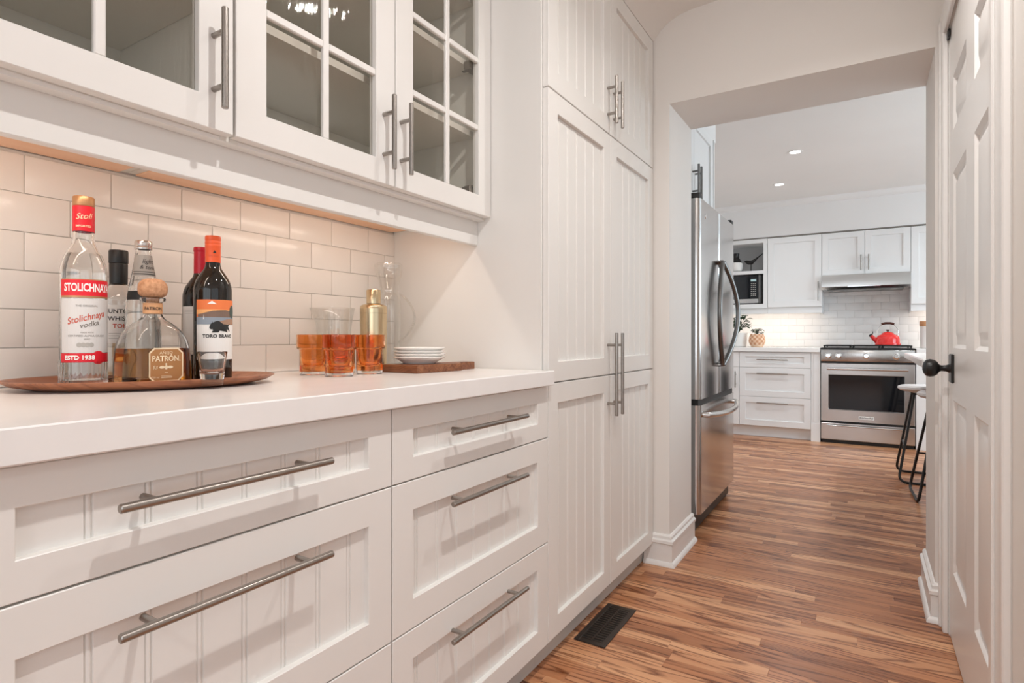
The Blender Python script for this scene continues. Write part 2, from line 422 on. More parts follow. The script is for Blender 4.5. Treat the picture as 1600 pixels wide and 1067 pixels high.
for q in ((-1.2, -1.14, .5, 2.4), (2.94, 3.0, .5, 2.4), (-1.14, 2.94, .5, .56), (-1.14, 2.94, 2.34, 2.4), (.2, .26, .56, 2.34), (1.56, 1.62, .56, 2.34)): box(bm, q[0], q[1], -3.53, -3.5, q[2], q[3])
struct('added_rear_window', bm, 'winframe', 'wide white window added behind the viewer to bring in frontal light', 'window')
def window(name, y0, y1, z0, z1, n, label):
    bm = bmesh.new(); f = .06
    box(bm, 3.2, 3.26, y0, y0 + f, z0, z1); box(bm, 3.2, 3.26, y1 - f, y1, z0, z1)
    box(bm, 3.2, 3.26, y0 + f, y1 - f, z0, z0 + f); box(bm, 3.2, 3.26, y0 + f, y1 - f, z1 - f, z1)
    for k in range(1, n):
        yy = y0 + (y1 - y0) * k / n; box(bm, 3.205, 3.25, yy - .025, yy + .025, z0 + f, z1 - f)
    return struct(name, bm, 'winframe', label, 'window')
window('window_1', -2.95, .75, .5, 2.4, 3, 'wide white window of the side room')
window('window_2', 3.8, 6.0, 1.0, 2.2, 2, 'white kitchen window')
struct('ceiling', B(-1.72, 3.35, -3.65, YB + .12, CH, CH + .1), 'ceil', 'flat off-white ceiling', 'ceiling')
bm = bmesh.new()                                           # cove above the pantry
cv = [(-.823, 2.362), (-.79, 2.402), (-.753, 2.43), (-.705, 2.45), (-.654, 2.459), (-.541, 2.4645), (-.54, CH + .01), (-1.5, CH + .01), (-1.5, 2.364), (-.845, 2.364)]
prism(bm, cv, -3.5, YE, 'y')
struct('trim_1', bm, 'wall', 'curved plaster cove between pantry top and ceiling', 'trim')
bm = bmesh.new(); box(bm, -1.55, 3.2, YB - .33, YB, 2.10, CH)  # soffit over the kitchen wall cabinets
struct('trim_2', bm, 'kwall', 'white soffit above the far kitchen cabinets', 'trim')
bm = bmesh.new(); box(bm, -1.55, -.87, YK, 4.05, 2.335, CH)
struct('trim_3', bm, 'kwall', 'white soffit above the cabinet over the fridge', 'trim')
bm = bmesh.new(); sweep(bm, [(3.2, YB - .33), (-1.55, YB - .33)][::-1], [(0, CH), (.045, CH), (.04, CH - .02), (.012, CH - .05), (0, CH - .055)])
struct('trim_4', bm, 'kwall', 'slim crown moulding along the kitchen soffit', 'trim')
# thin grey strip between soffit and cabinets
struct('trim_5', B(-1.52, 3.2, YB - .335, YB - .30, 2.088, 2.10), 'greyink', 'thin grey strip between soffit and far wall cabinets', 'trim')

# ---- floor of narrow oak strips laid across the passage
floor = struct('floor', B(-1.72, 3.35, -3.65, YB + .12, -.06, -.008), 'dark', 'stained oak strip floor laid across the passage', 'floor')
PW = .0572
def plank_bm(bm, x0, x1, y0, y1, tone, lay):
    g = .0002; z1 = random.uniform(-.0001, .0001); c = .0006
    x0 += g; x1 -= g; y0 += g; y1 -= g
    lo = [bm.verts.new(p) for p in ((x0, y0, -.008), (x1, y0, -.008), (x1, y1, -.008), (x0, y1, -.008))]
    md = [bm.verts.new(p) for p in ((x0, y0, z1 - c * .5), (x1, y0, z1 - c * .5), (x1, y1, z1 - c * .5), (x0, y1, z1 - c * .5))]
    hi = [bm.verts.new(p) for p in ((x0 + c, y0 + c, z1), (x1 - c, y0 + c, z1), (x1 - c, y1 - c, z1), (x0 + c, y1 - c, z1))]
    fs = [bm.faces.new(hi)]
    for A, Bq in ((lo, md), (md, hi)):
        for k in range(4): fs.append(bm.faces.new((A[k], A[(k + 1) % 4], Bq[(k + 1) % 4], Bq[k])))
    for f in fs: f[lay] = tone
rest = bmesh.new(); rl = rest.faces.layers.float.new('tone')
rr = random.Random(21); npl = 0
y = -3.5; row = 0
while y < YB:
    x = -1.55 - rr.uniform(0, .6)
    while x < 3.2:
        ln = rr.choice((.32, .45, .6, .75, .9, 1.15)) * rr.uniform(.85, 1.1)
        x1 = min(x + ln, 3.2); xa = max(x, -1.55); tone = rr.random()
        y1 = min(y + PW, YB)
        near = 1.25 < y < 4.15 and x1 > -.87 and xa < (.24 if y < 2.95 else .45) and npl < 295
        if x1 - xa > .03:
            if near:
                b2 = bmesh.new(); l2 = b2.faces.layers.float.new('tone'); plank_bm(b2, xa, x1, y, y1, tone, l2)
                obj('plank', b2, 'oak', floor, smooth=False, recalc=False); npl += 1
            else: plank_bm(rest, xa, x1, y, y1, tone, rl)
        x = x1 + .0
        if x >= 3.2: break
    y += PW; row += 1
obj('planking', rest, 'oak', floor, smooth=False, kind='stuff', recalc=False)

# ---- glazed wall tiles: each one proud of recessed grout
wl = bpy.data.objects['wall_left']
def tile_mesh(w_, h_, t_, name, material, axis):
    bm = bmesh.new()
    if axis == 'x': box(bm, 0, t_, 0, w_, 0, h_)
    else: box(bm, 0, w_, -t_, 0, 0, h_)
    es = [e for e in bm.edges if all((v.co.x > t_ * .5 if axis == 'x' else v.co.y < -t_ * .5) for v in e.verts)]
    bmesh.ops.bevel(bm, geom=es, offset=.0016, segments=2, profile=.6, affect='EDGES')
    bmesh.ops.recalc_face_normals(bm, faces=bm.faces[:])
    me = bpy.data.meshes.new(name); bm.to_mesh(me); bm.free()
    me.polygons.foreach_set('use_smooth', [True] * len(me.polygons)); me.set_sharp_from_angle(angle=math.radians(20))
    me.materials.append(M[material]); return me
def lay_tiles(parent, a0, a1, z0, z1, tw, th, gap, first, axis, plane, material, wob=.0):
    cache = {}; z = z0; r = 0
    while z < z1 - .004:
        h_ = min(th, z1 - z); a = first + (tw + gap) / 2 * (r % 2)
        while a > a0: a -= tw + gap
        while a < a1 - .004:
            s0, s1 = max(a, a0), min(a + tw, a1)
            if s1 - s0 > .006:
                key = (round(s1 - s0, 4), round(h_, 4))
                if key not in cache: cache[key] = tile_mesh(s1 - s0, h_, .006, 'tile', material, axis)
                o = bpy.data.objects.new('tile', cache[key]); COL.objects.link(o); o.parent = parent
                j = random.uniform(-wob, wob)
                o.location = (plane + j, s0, z) if axis == 'x' else (s0, plane + j, z)
            a += tw + gap
        z += th + gap; r += 1
bm = B(WX, WX + .0035, -.48, YS, .92, 1.392); gr = obj('grout_bed', bm, 'grout', wl, smooth=False)
lay_tiles(wl, -.48, YS + .012, .9215, 1.39, .1550, .0760, .0016, .552, 'x', WX + .001, 'tile', .0003)
kb = bpy.data.objects['wall_kitchen_back']
obj('grout_bed', B(-1.5, 1.6, YB - .0035, YB, .92, 1.62), 'kgrout', kb, smooth=False)
lay_tiles(kb, -1.45, 1.2, .9215, 1.62, .1550, .0760, .0015, .05, 'y', YB - .001, 'ktile')

# ---- baseboards round the jambs, with a quarter-round shoe
BBP = [(0, 0), (.028, 0), (.027, .008), (.022, .016), (.015, .020), (.015, .095), (.020, .100), (.020, .112), (.011, .118), (.011, .130), (.005, .137), (0, .138)]
bm = bmesh.new(); sweep(bm, [(JL, YK + .012), (JL, YE), (FX - .04, YE)][::-1], BBP)
struct('baseboard_left', bm, 'trim', 'white moulded baseboard wrapping the left jamb of the opening', 'baseboard')
bm = bmesh.new(); sweep(bm, [(RX - .004, YE), (JR, YE), (JR, YK + .02)][::-1], BBP)
struct('baseboard_right', bm, 'trim', 'white moulded baseboard on the right jamb of the opening', 'baseboard')

# ---- six-panel door in the right wall
bm = bmesh.new()
for a, b_ in ((1.452, 1.568), (2.470, 2.556)):
    box(bm, RX - .016, RX, a, b_, 0, 2.16 if a < 2 else 2.16, .003); box(bm, RX - .022, RX - .014, a + (.07 if a < 2 else .045), b_ - .012, 0, 2.13, .003)
box(bm, RX - .0155, RX, 1.452, 2.556, 2.07, 2.165, .003)
box(bm, RX + .001, RX + .05, 1.562, 1.575, 0, 2.07); box(bm, RX + .001, RX + .05, 2.463, 2.476, 0, 2.07)
struct('trim_6', bm, 'trim', 'white moulded casing around the panelled door', 'trim')
D0, D1, DZ0, DZ1 = 1.578, 2.461, .008, 2.062
dmap = face_nx(RX + .003)
def ring(bm, mp, loops):
    """bridge rectangular loops (s0,s1,z0,z1,d) one after the other"""
    vs = [[bm.verts.new(mp(s, d, z)) for s, z in ((s0, z0), (s1, z0), (s1, z1), (s0, z1))] for s0, s1, z0, z1, d in loops]
    for A, Bq in zip(vs[:-1], vs[1:]):
        for k in range(4): bm.faces.new((A[k], A[(k + 1) % 4], Bq[(k + 1) % 4], Bq[k]))
    return vs
PY = [(1.678, 1.935), (2.085, 2.370)]; PZ = [(.245, .815), (.985, 1.56), (1.70, 1.875)]
bm = bmesh.new()
ys = [D0] + [v for p in PY for v in p] + [D1]; zs = [DZ0] + [v for p in PZ for v in p] + [DZ1]
gv = {(i, j): bm.verts.new(dmap(a, 0, c)) for i, a in enumerate(ys) for j, c in enumerate(zs)}
for i in range(len(ys) - 1):
    for j in range(len(zs) - 1):
        if i % 2 == 1 and j % 2 == 1: continue
        bm.faces.new((gv[i, j], gv[i + 1, j], gv[i + 1, j + 1], gv[i, j + 1]))
be = [e for e in bm.edges if len(e.link_faces) == 1 and not (abs(e.verts[0].co.y - e.verts[1].co.y) < 1e-6 and e.verts[0].co.y in (D0, D1))]
r_ = bmesh.ops.extrude_edge_only(bm, edges=[e for e in bm.edges if len(e.link_faces) == 1])
for v in [g_ for g_ in r_['geom'] if isinstance(g_, bmesh.types.BMVert)]: v.co.x += .034
door = struct('door_1', bm, 'trim', 'white six-panel interior door with black knob', 'door')
for a, b_ in PY:
    for c, d_ in PZ:
        bm = bmesh.new(); k = .012
        vs = ring(bm, dmap, [(a, b_, c, d_, .0), (a + .004, b_ - .004, c + .004, d_ - .004, -.003), (a + k, b_ - k, c + k, d_ - k, -.010), (a + .02, b_ - .02, c + .02, d_ - .02, -.011),
                             (a + .045, b_ - .045, c + .045, d_ - .045, -.003), (a + .05, b_ - .05, c + .05, d_ - .05, -.002)])
        bm.faces.new(vs[-1])
        obj('panel', bm, 'trim', door, angle=25)
bm = bmesh.new(); mbox(bm, dmap, 2.345, 2.415, 0, .008, .870, .965, .003)
rose = obj('rosette', bm, 'blackmetal', door)
bm = bmesh.new()
pr = [(.0, .008), (.016, .008), (.014, .012), (.0105, .018), (.0095, .030), (.012, .036), (.022, .042), (.0285, .052), (.030, .062), (.027, .072), (.018, .079), (.008, .082), (0, .0825)]
lathe(bm, pr, 0, 0, 28)
bmesh.ops.rotate(bm, verts=bm.verts[:], cent=(0, 0, 0), matrix=Matrix.Rotation(-PI / 2, 3, 'Y'))
bmesh.ops.translate(bm, verts=bm.verts[:], vec=(RX + .003, 2.38, .9175))
obj('knob', bm, 'blackmetal', door, label='round black door knob')
for z in (.17, 1.745):
    bm = bmesh.new(); tube(bm, [(RX - .003, 1.576, z), (RX - .003, 1.576, z + .09)], .006, 12); tube(bm, [(RX - .003, 1.576, z - .006), (RX - .003, 1.576, z + .096)], .0035, 8)
    obj('hinge', bm, 'blackmetal', door)
bm = bmesh.new(); mbox(bm, dmap, 2.425, 2.462, .001, .009, 2.035, 2.062, .002); obj('roller_catch', bm, 'blackmetal', door)

# ================================================================== PANTRY RUN
def bar_handle(name, mp, along, a0, a1, other, parent, stand=.036, r=.0062, inset=.045, base=0.0, material='steel'):
    bm = bmesh.new(); P = (lambda a, d: mp(a, d, other)) if along == 's' else (lambda a, d: mp(other, d, a))
    c = .0012
    tube(bm, [P(a0, stand), P(a0 + c, stand), P(a0 + c, stand), P(a1 - c, stand), P(a1 - c, stand), P(a1, stand)], [r - c, r, r, r, r, r - c], 14)
    for a in (a0 + inset, a1 - inset):
        tube(bm, [P(a, base - .0005), P(a, stand - .001)], r * .82, 12)
    return obj(name, bm, material, parent)
def shaker(name, mp, s0, s1, z0, z1, parent, material='cab', stile=.063, rail=None, thick=.019, rec=.0125, pitch=None, phase=None, c=.0013, label=None):
    rail = rail or stile; a, b_, e, f = s0 + stile, s1 - stile, z0 + rail, z1 - rail
    bm = bmesh.new()
    vs = ring(bm, mp, [(s0, s1, z0, z1, -thick), (s0, s1, z0, z1, -c), (s0 + c, s1 - c, z0 + c, z1 - c, 0), (a - c, b_ + c, e - c, f + c, 0), (a, b_, e, f, -c), (a, b_, e, f, -thick)])
    A, Bq = vs[-1], vs[0]
    for k in range(4): bm.faces.new((A[k], A[(k + 1) % 4], Bq[(k + 1) % 4], Bq[k]))
    fr_ = obj(name, bm, material, parent, label=label)
    if pitch is None:
        bm = bmesh.new(); mbox(bm, mp, a, b_, -thick + .001, -rec, e, f); obj('panel', bm, material, fr_, smooth=False)
    else:
        cuts = [a]; q = phase if phase is not None else a + (b_ - a) % pitch / 2
        while q <= a + .004: q += pitch
        while q < b_ - .004: cuts.append(q); q += pitch
        cuts.append(b_)
        for i, (p, q) in enumerate(zip(cuts[:-1], cuts[1:])):
            d = -rec; g_ = .0032
            if i == 0: pf = [(p, d)]
            else: pf = [(p, d - g_), (p + .0012, d - .0012), (p + .0030, d - .0002), (p + .0048, d - .0002), (p + .0066, d - .0012), (p + .0078, d - g_), (p + .0095, d)]
            pf += [(q - .0018, d), (q, d - g_)] if i < len(cuts) - 2 else [(q, d)]
            pf += [(q, -thick + .001), (p, -thick + .001)]
            bm = bmesh.new(); A = [bm.verts.new(mp(s, dd, e)) for s, dd in pf]; C = [bm.verts.new(mp(s, dd, f)) for s, dd in pf]
            bm.faces.new(A[::-1]); bm.faces.new(C)
            for k in range(len(pf)): bm.faces.new((A[k], A[(k + 1) % len(pf)], C[(k + 1) % len(pf)], C[k]))
            obj('bead_board', bm, material, fr_, smooth=False)
    return fr_
px = face_px(FX)
PITCH = .0714
def base_cab(y0, y1, label, ph):
    t = thing('drawer_cabinet', (FX - .3, (y0 + y1) / 2, 0), label, 'cabinet', 'drawer cabinets under the long counter')
    bm = bmesh.new(); box(bm, WX + .005, FX - .0195, y0 + .0005, min(y1, YS) - .0005, .088, .876); obj('carcass', bm, 'cab', t, smooth=False)
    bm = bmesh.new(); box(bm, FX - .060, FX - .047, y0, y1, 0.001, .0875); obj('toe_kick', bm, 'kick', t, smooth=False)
    c = (y0 + y1) / 2 - .015
    for z0, z1, hz in ((.717, .872, .806), (.4, .714, .645), (.09, .397, .336)):
        f = shaker('drawer_front', px, y0 + .0015, y1 - .0015, z0, z1, t, rail=.048 if z1 > .8 else None, pitch=PITCH, phase=ph)
        bar_handle('handle', px, 's', c - .167, c + .167, hz, f)
    return t
base_cab(-.478, .197, 'white drawer cabinet at the near end of the counter, left of the tray', -.478 + .063)
base_cab(.1975, .8715, 'white three-drawer cabinet under the bottle tray, left of the two in view', .335 - PITCH)
base_cab(.872, 1.5475, 'white three-drawer cabinet under the orange glasses, beside the pantry', .935 + .02)
tag(obj('countertop', B(WX + .001, -.796, -.48, YS - .0005, .877, .92, .0022, 1), 'counter', angle=25), 'long white quartz countertop with square front edge under the tray', 'countertop')

# pantry
t = thing('pantry_cabinet', (FX - .3, 2.05, 0), 'tall white pantry cabinet with beadboard doors reaching the cove', 'cabinet')
bm = bmesh.new(); box(bm, WX + .0076, FX - .0205, YS, YE - .002, .088, 2.362); obj('carcass', bm, 'cab', t, smooth=False)
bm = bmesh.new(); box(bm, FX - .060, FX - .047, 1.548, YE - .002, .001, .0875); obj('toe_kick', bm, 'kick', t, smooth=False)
PM = 2.049
for z0, z1, lv in ((.09, .8775, 0), (.8815, 1.782, 1), (1.786, 2.359, 2)):
    for k, (y0, y1) in enumerate(((1.5495, PM - .0012), (PM + .0012, 2.556))):
        f = shaker('door', px, y0, y1, z0, z1, t, pitch=PITCH * .5 * 1.0 if False else .0695, phase=y0 + .063 + .02, rail=.063)
        hy = PM + (-.030 if k == 0 else .030)
        if lv == 1:
            bar_handle('handle', px, 'z', .729, 1.037, hy, f)
        elif lv == 2:
            bar_handle('handle', px, 'z', 1.813, 1.99, hy, f, inset=.04)

# wall cabinets with glass doors
UX = -1.0255; ux = face_px(UX)
def glass_cab(y0, y1, doors, label):
    t = thing('glass_wall_cabinet', (UX - .2, (y0 + y1) / 2, 1.394), label, 'cabinet', 'glass-fronted wall cabinets')
    xb, xf = WX + .009, UX - .0225; top = 2.36
    bm = bmesh.new()
    box(bm, xb, xf, y0 + .0005, y0 + .018, 1.396, top); box(bm, xb, xf, y1 - .018, y1 - .0005, 1.396, top)
    box(bm, xb, xb + .012, y0 + .018, y1 - .018, 1.41, top); box(bm, xb + .012, xf, y0 + .018, y1 - .018, top - .018, top)
    box(bm, xb + .012, xf, y0 + .018, y1 - .018, 1.402, 1.42)
    obj('carcass', bm, 'cabin', t, smooth=False)
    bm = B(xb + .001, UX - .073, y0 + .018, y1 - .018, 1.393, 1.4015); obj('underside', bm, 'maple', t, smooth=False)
    for z in (1.672, 1.886, 2.10):
        bm = B(xb + .013, xf - .03, y0 + .019, y1 - .019, z - .009, z + .009); obj('shelf', bm, 'cabin', t, smooth=False)
    if y1 > 1:
        bm = bmesh.new(); box(bm, UX - .072, UX - .052, -.235, y1, 1.318, 1.4015, .002); obj('light_rail', bm, 'cab', t)
    bm = bmesh.new(); box(bm, UX - .051, UX - .0235, y0, y1, 1.3945, 1.4018); obj('bottom_edge', bm, 'cab', t, smooth=False)
    for a, b_, hy, hinge in doors:
        z0, z1, st = 1.403, 2.358, .066
        bm = bmesh.new(); c = .0015
        e, f = z0 + .06, z1 - .06
        vs = ring(bm, ux, [(a, b_, z0, z1, -.022), (a, b_, z0, z1, -c), (a + c, b_ - c, z0 + c, z1 - c, 0), (a + st - c, b_ - st + c, e - c, f + c, 0), (a + st, b_ - st, e, f, -c), (a + st, b_ - st, e, f, -.022)])
        A, Bq = vs[-1], vs[0]
        for k in range(4): bm.faces.new((A[k], A[(k + 1) % 4], Bq[(k + 1) % 4], Bq[k]))
        dr = obj('door', bm, 'cab', t)
        ym = (a + b_) / 2; hw = .0085; rows = 4; ph = (f - e) / rows
        bm = bmesh.new(); mbox(bm, ux, ym - hw, ym + hw, -.0125, -.002, e, f, .002)
        obj('muntin', bm, 'cab', dr)
        for k in range(1, rows):
            for sa, sb in ((a + st, ym - hw), (ym + hw, b_ - st)):
                bm = bmesh.new(); mbox(bm, ux, sa, sb, -.0125, -.002, e + ph * k - hw, e + ph * k + hw, .002); obj('muntin', bm, 'cab', dr)
        for k in range(rows):
            for sa, sb in ((a + st, ym), (ym, b_ - st)):
                bm = bmesh.new(); mbox(bm, ux, sa, sb, -.0165, -.0135, e + ph * k, e + ph * (k + 1)); obj('pane', bm, 'pane', dr, smooth=False)
        bar_handle('handle', ux, 'z', 1.434, 1.617, hy, dr, stand=.036, inset=.042)
        yh = b_ - .03 if hinge == 'r' else a + .03
        for z in (1.49, 1.88, 2.26):
            bm = bmesh.new(); sg = -1 if hinge == 'r' else 1
            box(bm, UX - .085, UX - .024, min(yh, yh + sg * .012), max(yh, yh + sg * .012), z - .006, z + .014, .002)
            box(bm, UX - .05, UX - .024, min(yh, yh + sg * .05), max(yh, yh + sg * .05), z - .022, z + .004, .003)
            obj('hinge', bm, 'hinge', dr)
    return t
glass_cab(-.235, .6605, [(-.233, .2075, .175, 'l'), (.2105, .6555, .6165, 'l')], 'glass-fronted white wall cabinet above the bottle tray, cut by the left edge')
glass_cab(.661, 1.5385, [(.6615, 1.0965, 1.056, 'l'), (1.1005, 1.5365, 1.118, 'r')], 'glass-fronted white wall cabinet with two doors nearest the pantry')

# under-cabinet lights
for y0, y1, lb in ((.02, .55, 'slim warm under-cabinet light strip above the bottles'), (.80, 1.42, 'slim warm under-cabinet light strip above the orange glasses')):
    t = thing('under_cabinet_light', (UX - .10, (y0 + y1) / 2, 1.392), lb, 'light', 'under-cabinet light strips')
    obj('housing', B(UX - .125, UX - .095, y0, y1, 1.380, 1.3925, .002), 'trim', t)
    obj('lens', B(UX - .121, UX - .099, y0 + .01, y1 - .01, 1.3785, 1.380), 'led', t, smooth=False)
    area('strip_lamp', (UX - .11, (y0 + y1) / 2, 1.3775), (0, math.radians(30), 0), .02, y1 - y0 - .03, 1.65, (1.0, .86, .73), parent=t)

# recessed ceiling downlights
def downlight(x, y, power, label, color=(1.0, .97, .94), spread=2.4):
    t = thing('recessed_downlight', (x, y, CH), label, 'light', 'recessed ceiling downlights')
    bm = bmesh.new(); lathe(bm, [(.038, CH - .001), (.040, CH - .005), (.052, CH - .004), (.054, CH - .0005), (.05, CH - .0002), (.038, CH - .0002)], x, y, 28, closed=True); obj('trim_ring', bm, 'ceil', t)
    bm = bmesh.new(); lathe(bm, [(0, CH - .002), (.0385, CH - .002), (.0385, CH - .0005), (0, CH - .0005)], x, y, 24); obj('lens', bm, 'lamp', t)
    area('downlight_lamp', (x, y, CH - .006), (0, 0, 0), .05, .05, power, color, 'DISK', t, spread)
downlight(-.02, 1.70, 9, 'recessed passage downlight above the pantry doors')
downlight(-.02, .70, 23, 'recessed passage downlight above the drawers', spread=PI)
downlight(.02, -1.3, 12, 'recessed downlight behind the viewer')
downlight(-.47, 4.965, 12, 'recessed kitchen downlight nearer the opening', (.95, .98, 1.0))
downlight(-.70, 5.94, 5, 'recessed kitchen downlight nearer the soffit', (.95, .98, 1.0))
downlight(.95, 4.6, 14, 'recessed kitchen downlight hidden above the island', (.95, .98, 1.0))
downlight(.95, 5.9, 6, 'recessed kitchen downlight hidden by the right jamb', (.95, .98, 1.0))
downlight(1.6, -.6, 12, 'recessed downlight in the side room')

# floor register
t = thing('floor_vent', (-.785, 1.92, 0), 'dark bronze slotted floor vent beside the pantry toe kick', 'vent')
vx0, vx1, vy0, vy1 = -.842, -.730, 1.765, 2.072
bm = bmesh.new()
box(bm, vx0, vx0 + .018, vy0, vy1, 0, .0045, .0012); box(bm, vx1 - .018, vx1, vy0, vy1, 0, .0045, .0012)
box(bm, vx0 + .018, vx1 - .018, vy0, vy0 + .022, 0, .0045, .0012); box(bm, vx0 + .018, vx1 - .018, vy1 - .022, vy1, 0, .0045, .0012)
obj('frame', bm, 'vent', t)
obj('well', B(vx0 + .017, vx1 - .017, vy0 + .02, vy1 - .02, .0002, .0012), 'dark', t, smooth=False)
for k in range(17):
    yy = vy0 + .029 + k * (vy1 - vy0 - .058) / 16
    obj('slat', B(vx0 + .017, vx1 - .017, yy - .0036, yy + .0036, .0012, .0042, .001), 'vent', t)
obj('slat_bar', B(-.789, -.783, vy0 + .02, vy1 - .02, .0012, .0045), 'vent', t, smooth=False)

# ================================================================== KITCHEN
# ---- refrigerator: front looks to +x
FY0, FY1, FF = 3.032, 3.928, -.728
t = thing('refrigerator', (-1.1, 3.48, 0), 'stainless french-door refrigerator with bottom freezer beside the opening', 'refrigerator')
obj('body', B(-1.52, FF - .075, FY0 + .004, FY1 - .004, .03, 1.752, .004), 'black', t)
def fdoor(name, y0, y1, z0, z1):
    bm = bmesh.new(); r = .028; poly = [(FF - .070, y0), (FF - .070, y1)]
    poly += [(FF - r + r * math.cos(a), y1 - r + r * math.sin(a)) for a in [PI / 2 - PI / 2 * k / 6 for k in range(7)]]
    poly += [(FF - r + r * math.cos(a), y0 + r - r * math.sin(a)) for a in [PI / 2 * k / 6 for k in range(7)]]
    prism(bm, poly, z0, z1, 'z')
    return obj(name, bm, 'stainless', t)
FM = 3.48
d1 = fdoor('door', FY0, FM - .003, .700, 1.742); d2 = fdoor('door', FM + .003, FY1, .700, 1.742)
d3 = fdoor('freezer_drawer', FY0, FY1, .105, .668)
obj('drawer_gap', B(FF - .065, FF - .012, FY0 + .003, FY1 - .003, .667, .701, .002), 'black', t)
obj('base_grille', B(FF - .085, FF - .035, FY0 + .01, FY1 - .01, .012, .098, .003), 'black', t)
obj('hinge_cover', B(FF - .14, FF - .004, FY0 + .004, FY0 + .07, 1.743, 1.772, .006, 2), 'black', t)
obj('hinge_cover', B(FF - .14, FF - .004, FY1 - .07, FY1 - .004, 1.743, 1.772, .006, 2), 'black', t)
for y in (FY0 + .06, FY1 - .06):
    for x in (-1.45, FF - .06):
        obj('foot', B(x - .02, x + .02, y - .02, y + .02, 0, .032, .004), 'black', t)
def bow(y_end, y_mid, x_end, x_mid, z0, z1, n=18):
    pts = []
    for k in range(n + 1):
        s = 2 * k / n - 1; q = math.sqrt(max(0, 1 - abs(s) ** 2.2)) if False else 1 - abs(s) ** 1.9
        pts.append((x_end + (x_mid - x_end) * q, y_end + (y_mid - y_end) * q, z0 + (z1 - z0) * k / n))
    return pts
for d, ye, ym, xm in ((d1, FM - .016, FM - .15, .034), (d2, FM + .016, FM + .17, .073)):
    bm = bmesh.new(); p = bow(ye, ym, FF + .022, FF + xm, .865, 1.455)
    p = [(FF - .004, ye, .865)] + p + [(FF - .004, ye, 1.455)]
    tube(bm, p, .0135, 12); obj('handle', bm, 'darksteel', d)
bm = bmesh.new(); p = []
for k in range(17):
    s = 2 * k / 16 - 1; p.append((FF + .025 + .045 * (1 - s * s), FM + .385 * s, .615 - .01 * (1 - s * s)))
p = [(FF - .004, FM - .385, .617)] + p + [(FF - .004, FM + .385, .617)]
tube(bm, p, .015, 12); obj('handle', bm, 'stainless_h', d3)
bm = bmesh.new(); lathe(bm, [(0, 0), (.013, 0), (.013, .002), (0, .002)], 0, 0, 20)
bmesh.ops.rotate(bm, verts=bm.verts[:], cent=(0, 0, 0), matrix=Matrix.Rotation(PI / 2, 3, 'Y')); bmesh.ops.translate(bm, verts=bm.verts[:], vec=(FF, 3.15, 1.665))
obj('badge', bm, 'chrome', d1)

# ---- cabinet over the refrigerator
OX = -.865; ox = face_px(OX)
t = thing('bridge_cabinet', (-1.2, 3.48, 1.80), 'white two-door cabinet above the refrigerator', 'cabinet')
obj('carcass', B(-1.52, OX - .0195, 2.96, 3.96, 1.80, 2.333), 'kcab', t, smooth=False)
for a, b_, hy in ((2.972, 3.449, 3.42), (3.452, 3.945, 3.482)):
    f = shaker('door', ox, a, b_, 1.806, 2.33, t, material='kcab', stile=.06)
    bar_handle('handle', ox, 'z', 1.835, 2.03, hy, f, inset=.04, r=.007, material='darksteel')
tag(obj('tall_end_panel', B(-1.52, OX + .002, 3.962, 3.985, .0, 2.333, .001), 'kcab'), 'tall white end panel on the far side of the refrigerator', 'end panel')

# ---- back run
YF = 6.385; ky = face_ny(YF)
t = thing('drawer_cabinet', (-.8, 6.7, 0), 'white three-drawer cabinet left of the kitchen range', 'cabinet')
obj('carcass', B(-1.134, -.4665, YF + .02, YB - .005, .11, .876), 'kcab', t, smooth=False)
obj('toe_kick', B(-1.134, -.466, YF + .06, YF + .075, .001, .1095), 'kcab', t, smooth=False)
for z0, z1, hz in ((.717, .872, .797), (.416, .714, .655), (.115, .413, .355)):
    f = shaker('drawer_front', ky, -1.132, -.468, z0, z1, t, material='kcab', stile=.06, rail=.045 if z1 > .8 else None)
    bar_handle('handle', ky, 's', -.96, -.67, hz, f, r=.0065, inset=.04)
t = thing('base_cabinet', (-1.32, 6.7, 0), 'narrow white base cabinet half hidden behind the refrigerator', 'cabinet')
obj('carcass', B(-1.53, -1.1345, YF + .02, YB - .005, .11, .876), 'kcab', t, smooth=False)
obj('toe_kick', B(-1.53, -1.1345, YF + .06, YF + .075, .001, .1095), 'kcab', t, smooth=False)
f = shaker('door', ky, -1.528, -1.137, .115, .714, t, material='kcab', stile=.06)
bar_handle('handle', ky, 'z', .50, .67, -1.168, f, r=.0065, inset=.035)
shaker('drawer_front', ky, -1.528, -1.137, .717, .872, t, material='kcab', stile=.06, rail=.045)
t = thing('filler_panel', (-.43, YF + .05, 0), 'white grooved filler post left of the kitchen range', 'panel')
obj('post', B(-.465, -.3855, YF + .002, YF + .10, 0, .876, .0015), 'kcab', t)
obj('plinth', B(-.466, -.384, YF - .003, YF + .0018, 0, .18, .001), 'kcab', t)
obj('bead', B(-.440, -.4105, YF - .002, YF + .0018, .19, .865, .001), 'kcab', t)
tag(obj('countertop', B(-1.53, -.386, YF - .025, YB - .0075, .877, .92, .002), 'counter', angle=25), 'white kitchen countertop left of the range, holding two plants', 'countertop')
t = thing('base_cabinet', (.8, 6.7, 0), 'white base cabinet right of the kitchen range behind the stools', 'cabinet')
obj('carcass', B(.385, 1.5, YF + .02, YB - .005, .11, .876), 'kcab', t, smooth=False)
obj('toe_kick', B(.385, 1.5, YF + .06, YF + .075, .001, .1095), 'kcab', t, smooth=False)
obj('post', B(.385, .46, YF + .002, YF + .0195, 0, .876, .0015), 'kcab', t)
for a, b_ in ((.463, .98), (.983, 1.498)):
    shaker('door', ky, a, b_, .115, .714, t, material='kcab', stile=.06)
    shaker('drawer_front', ky, a, b_, .717, .872, t, material='kcab', stile=.06, rail=.045)
tag(obj('countertop', B(.386, 1.5, YF - .025, YB - .0075, .877, .92, .002), 'counter'), 'white kitchen countertop right of the range under the canister', 'countertop')

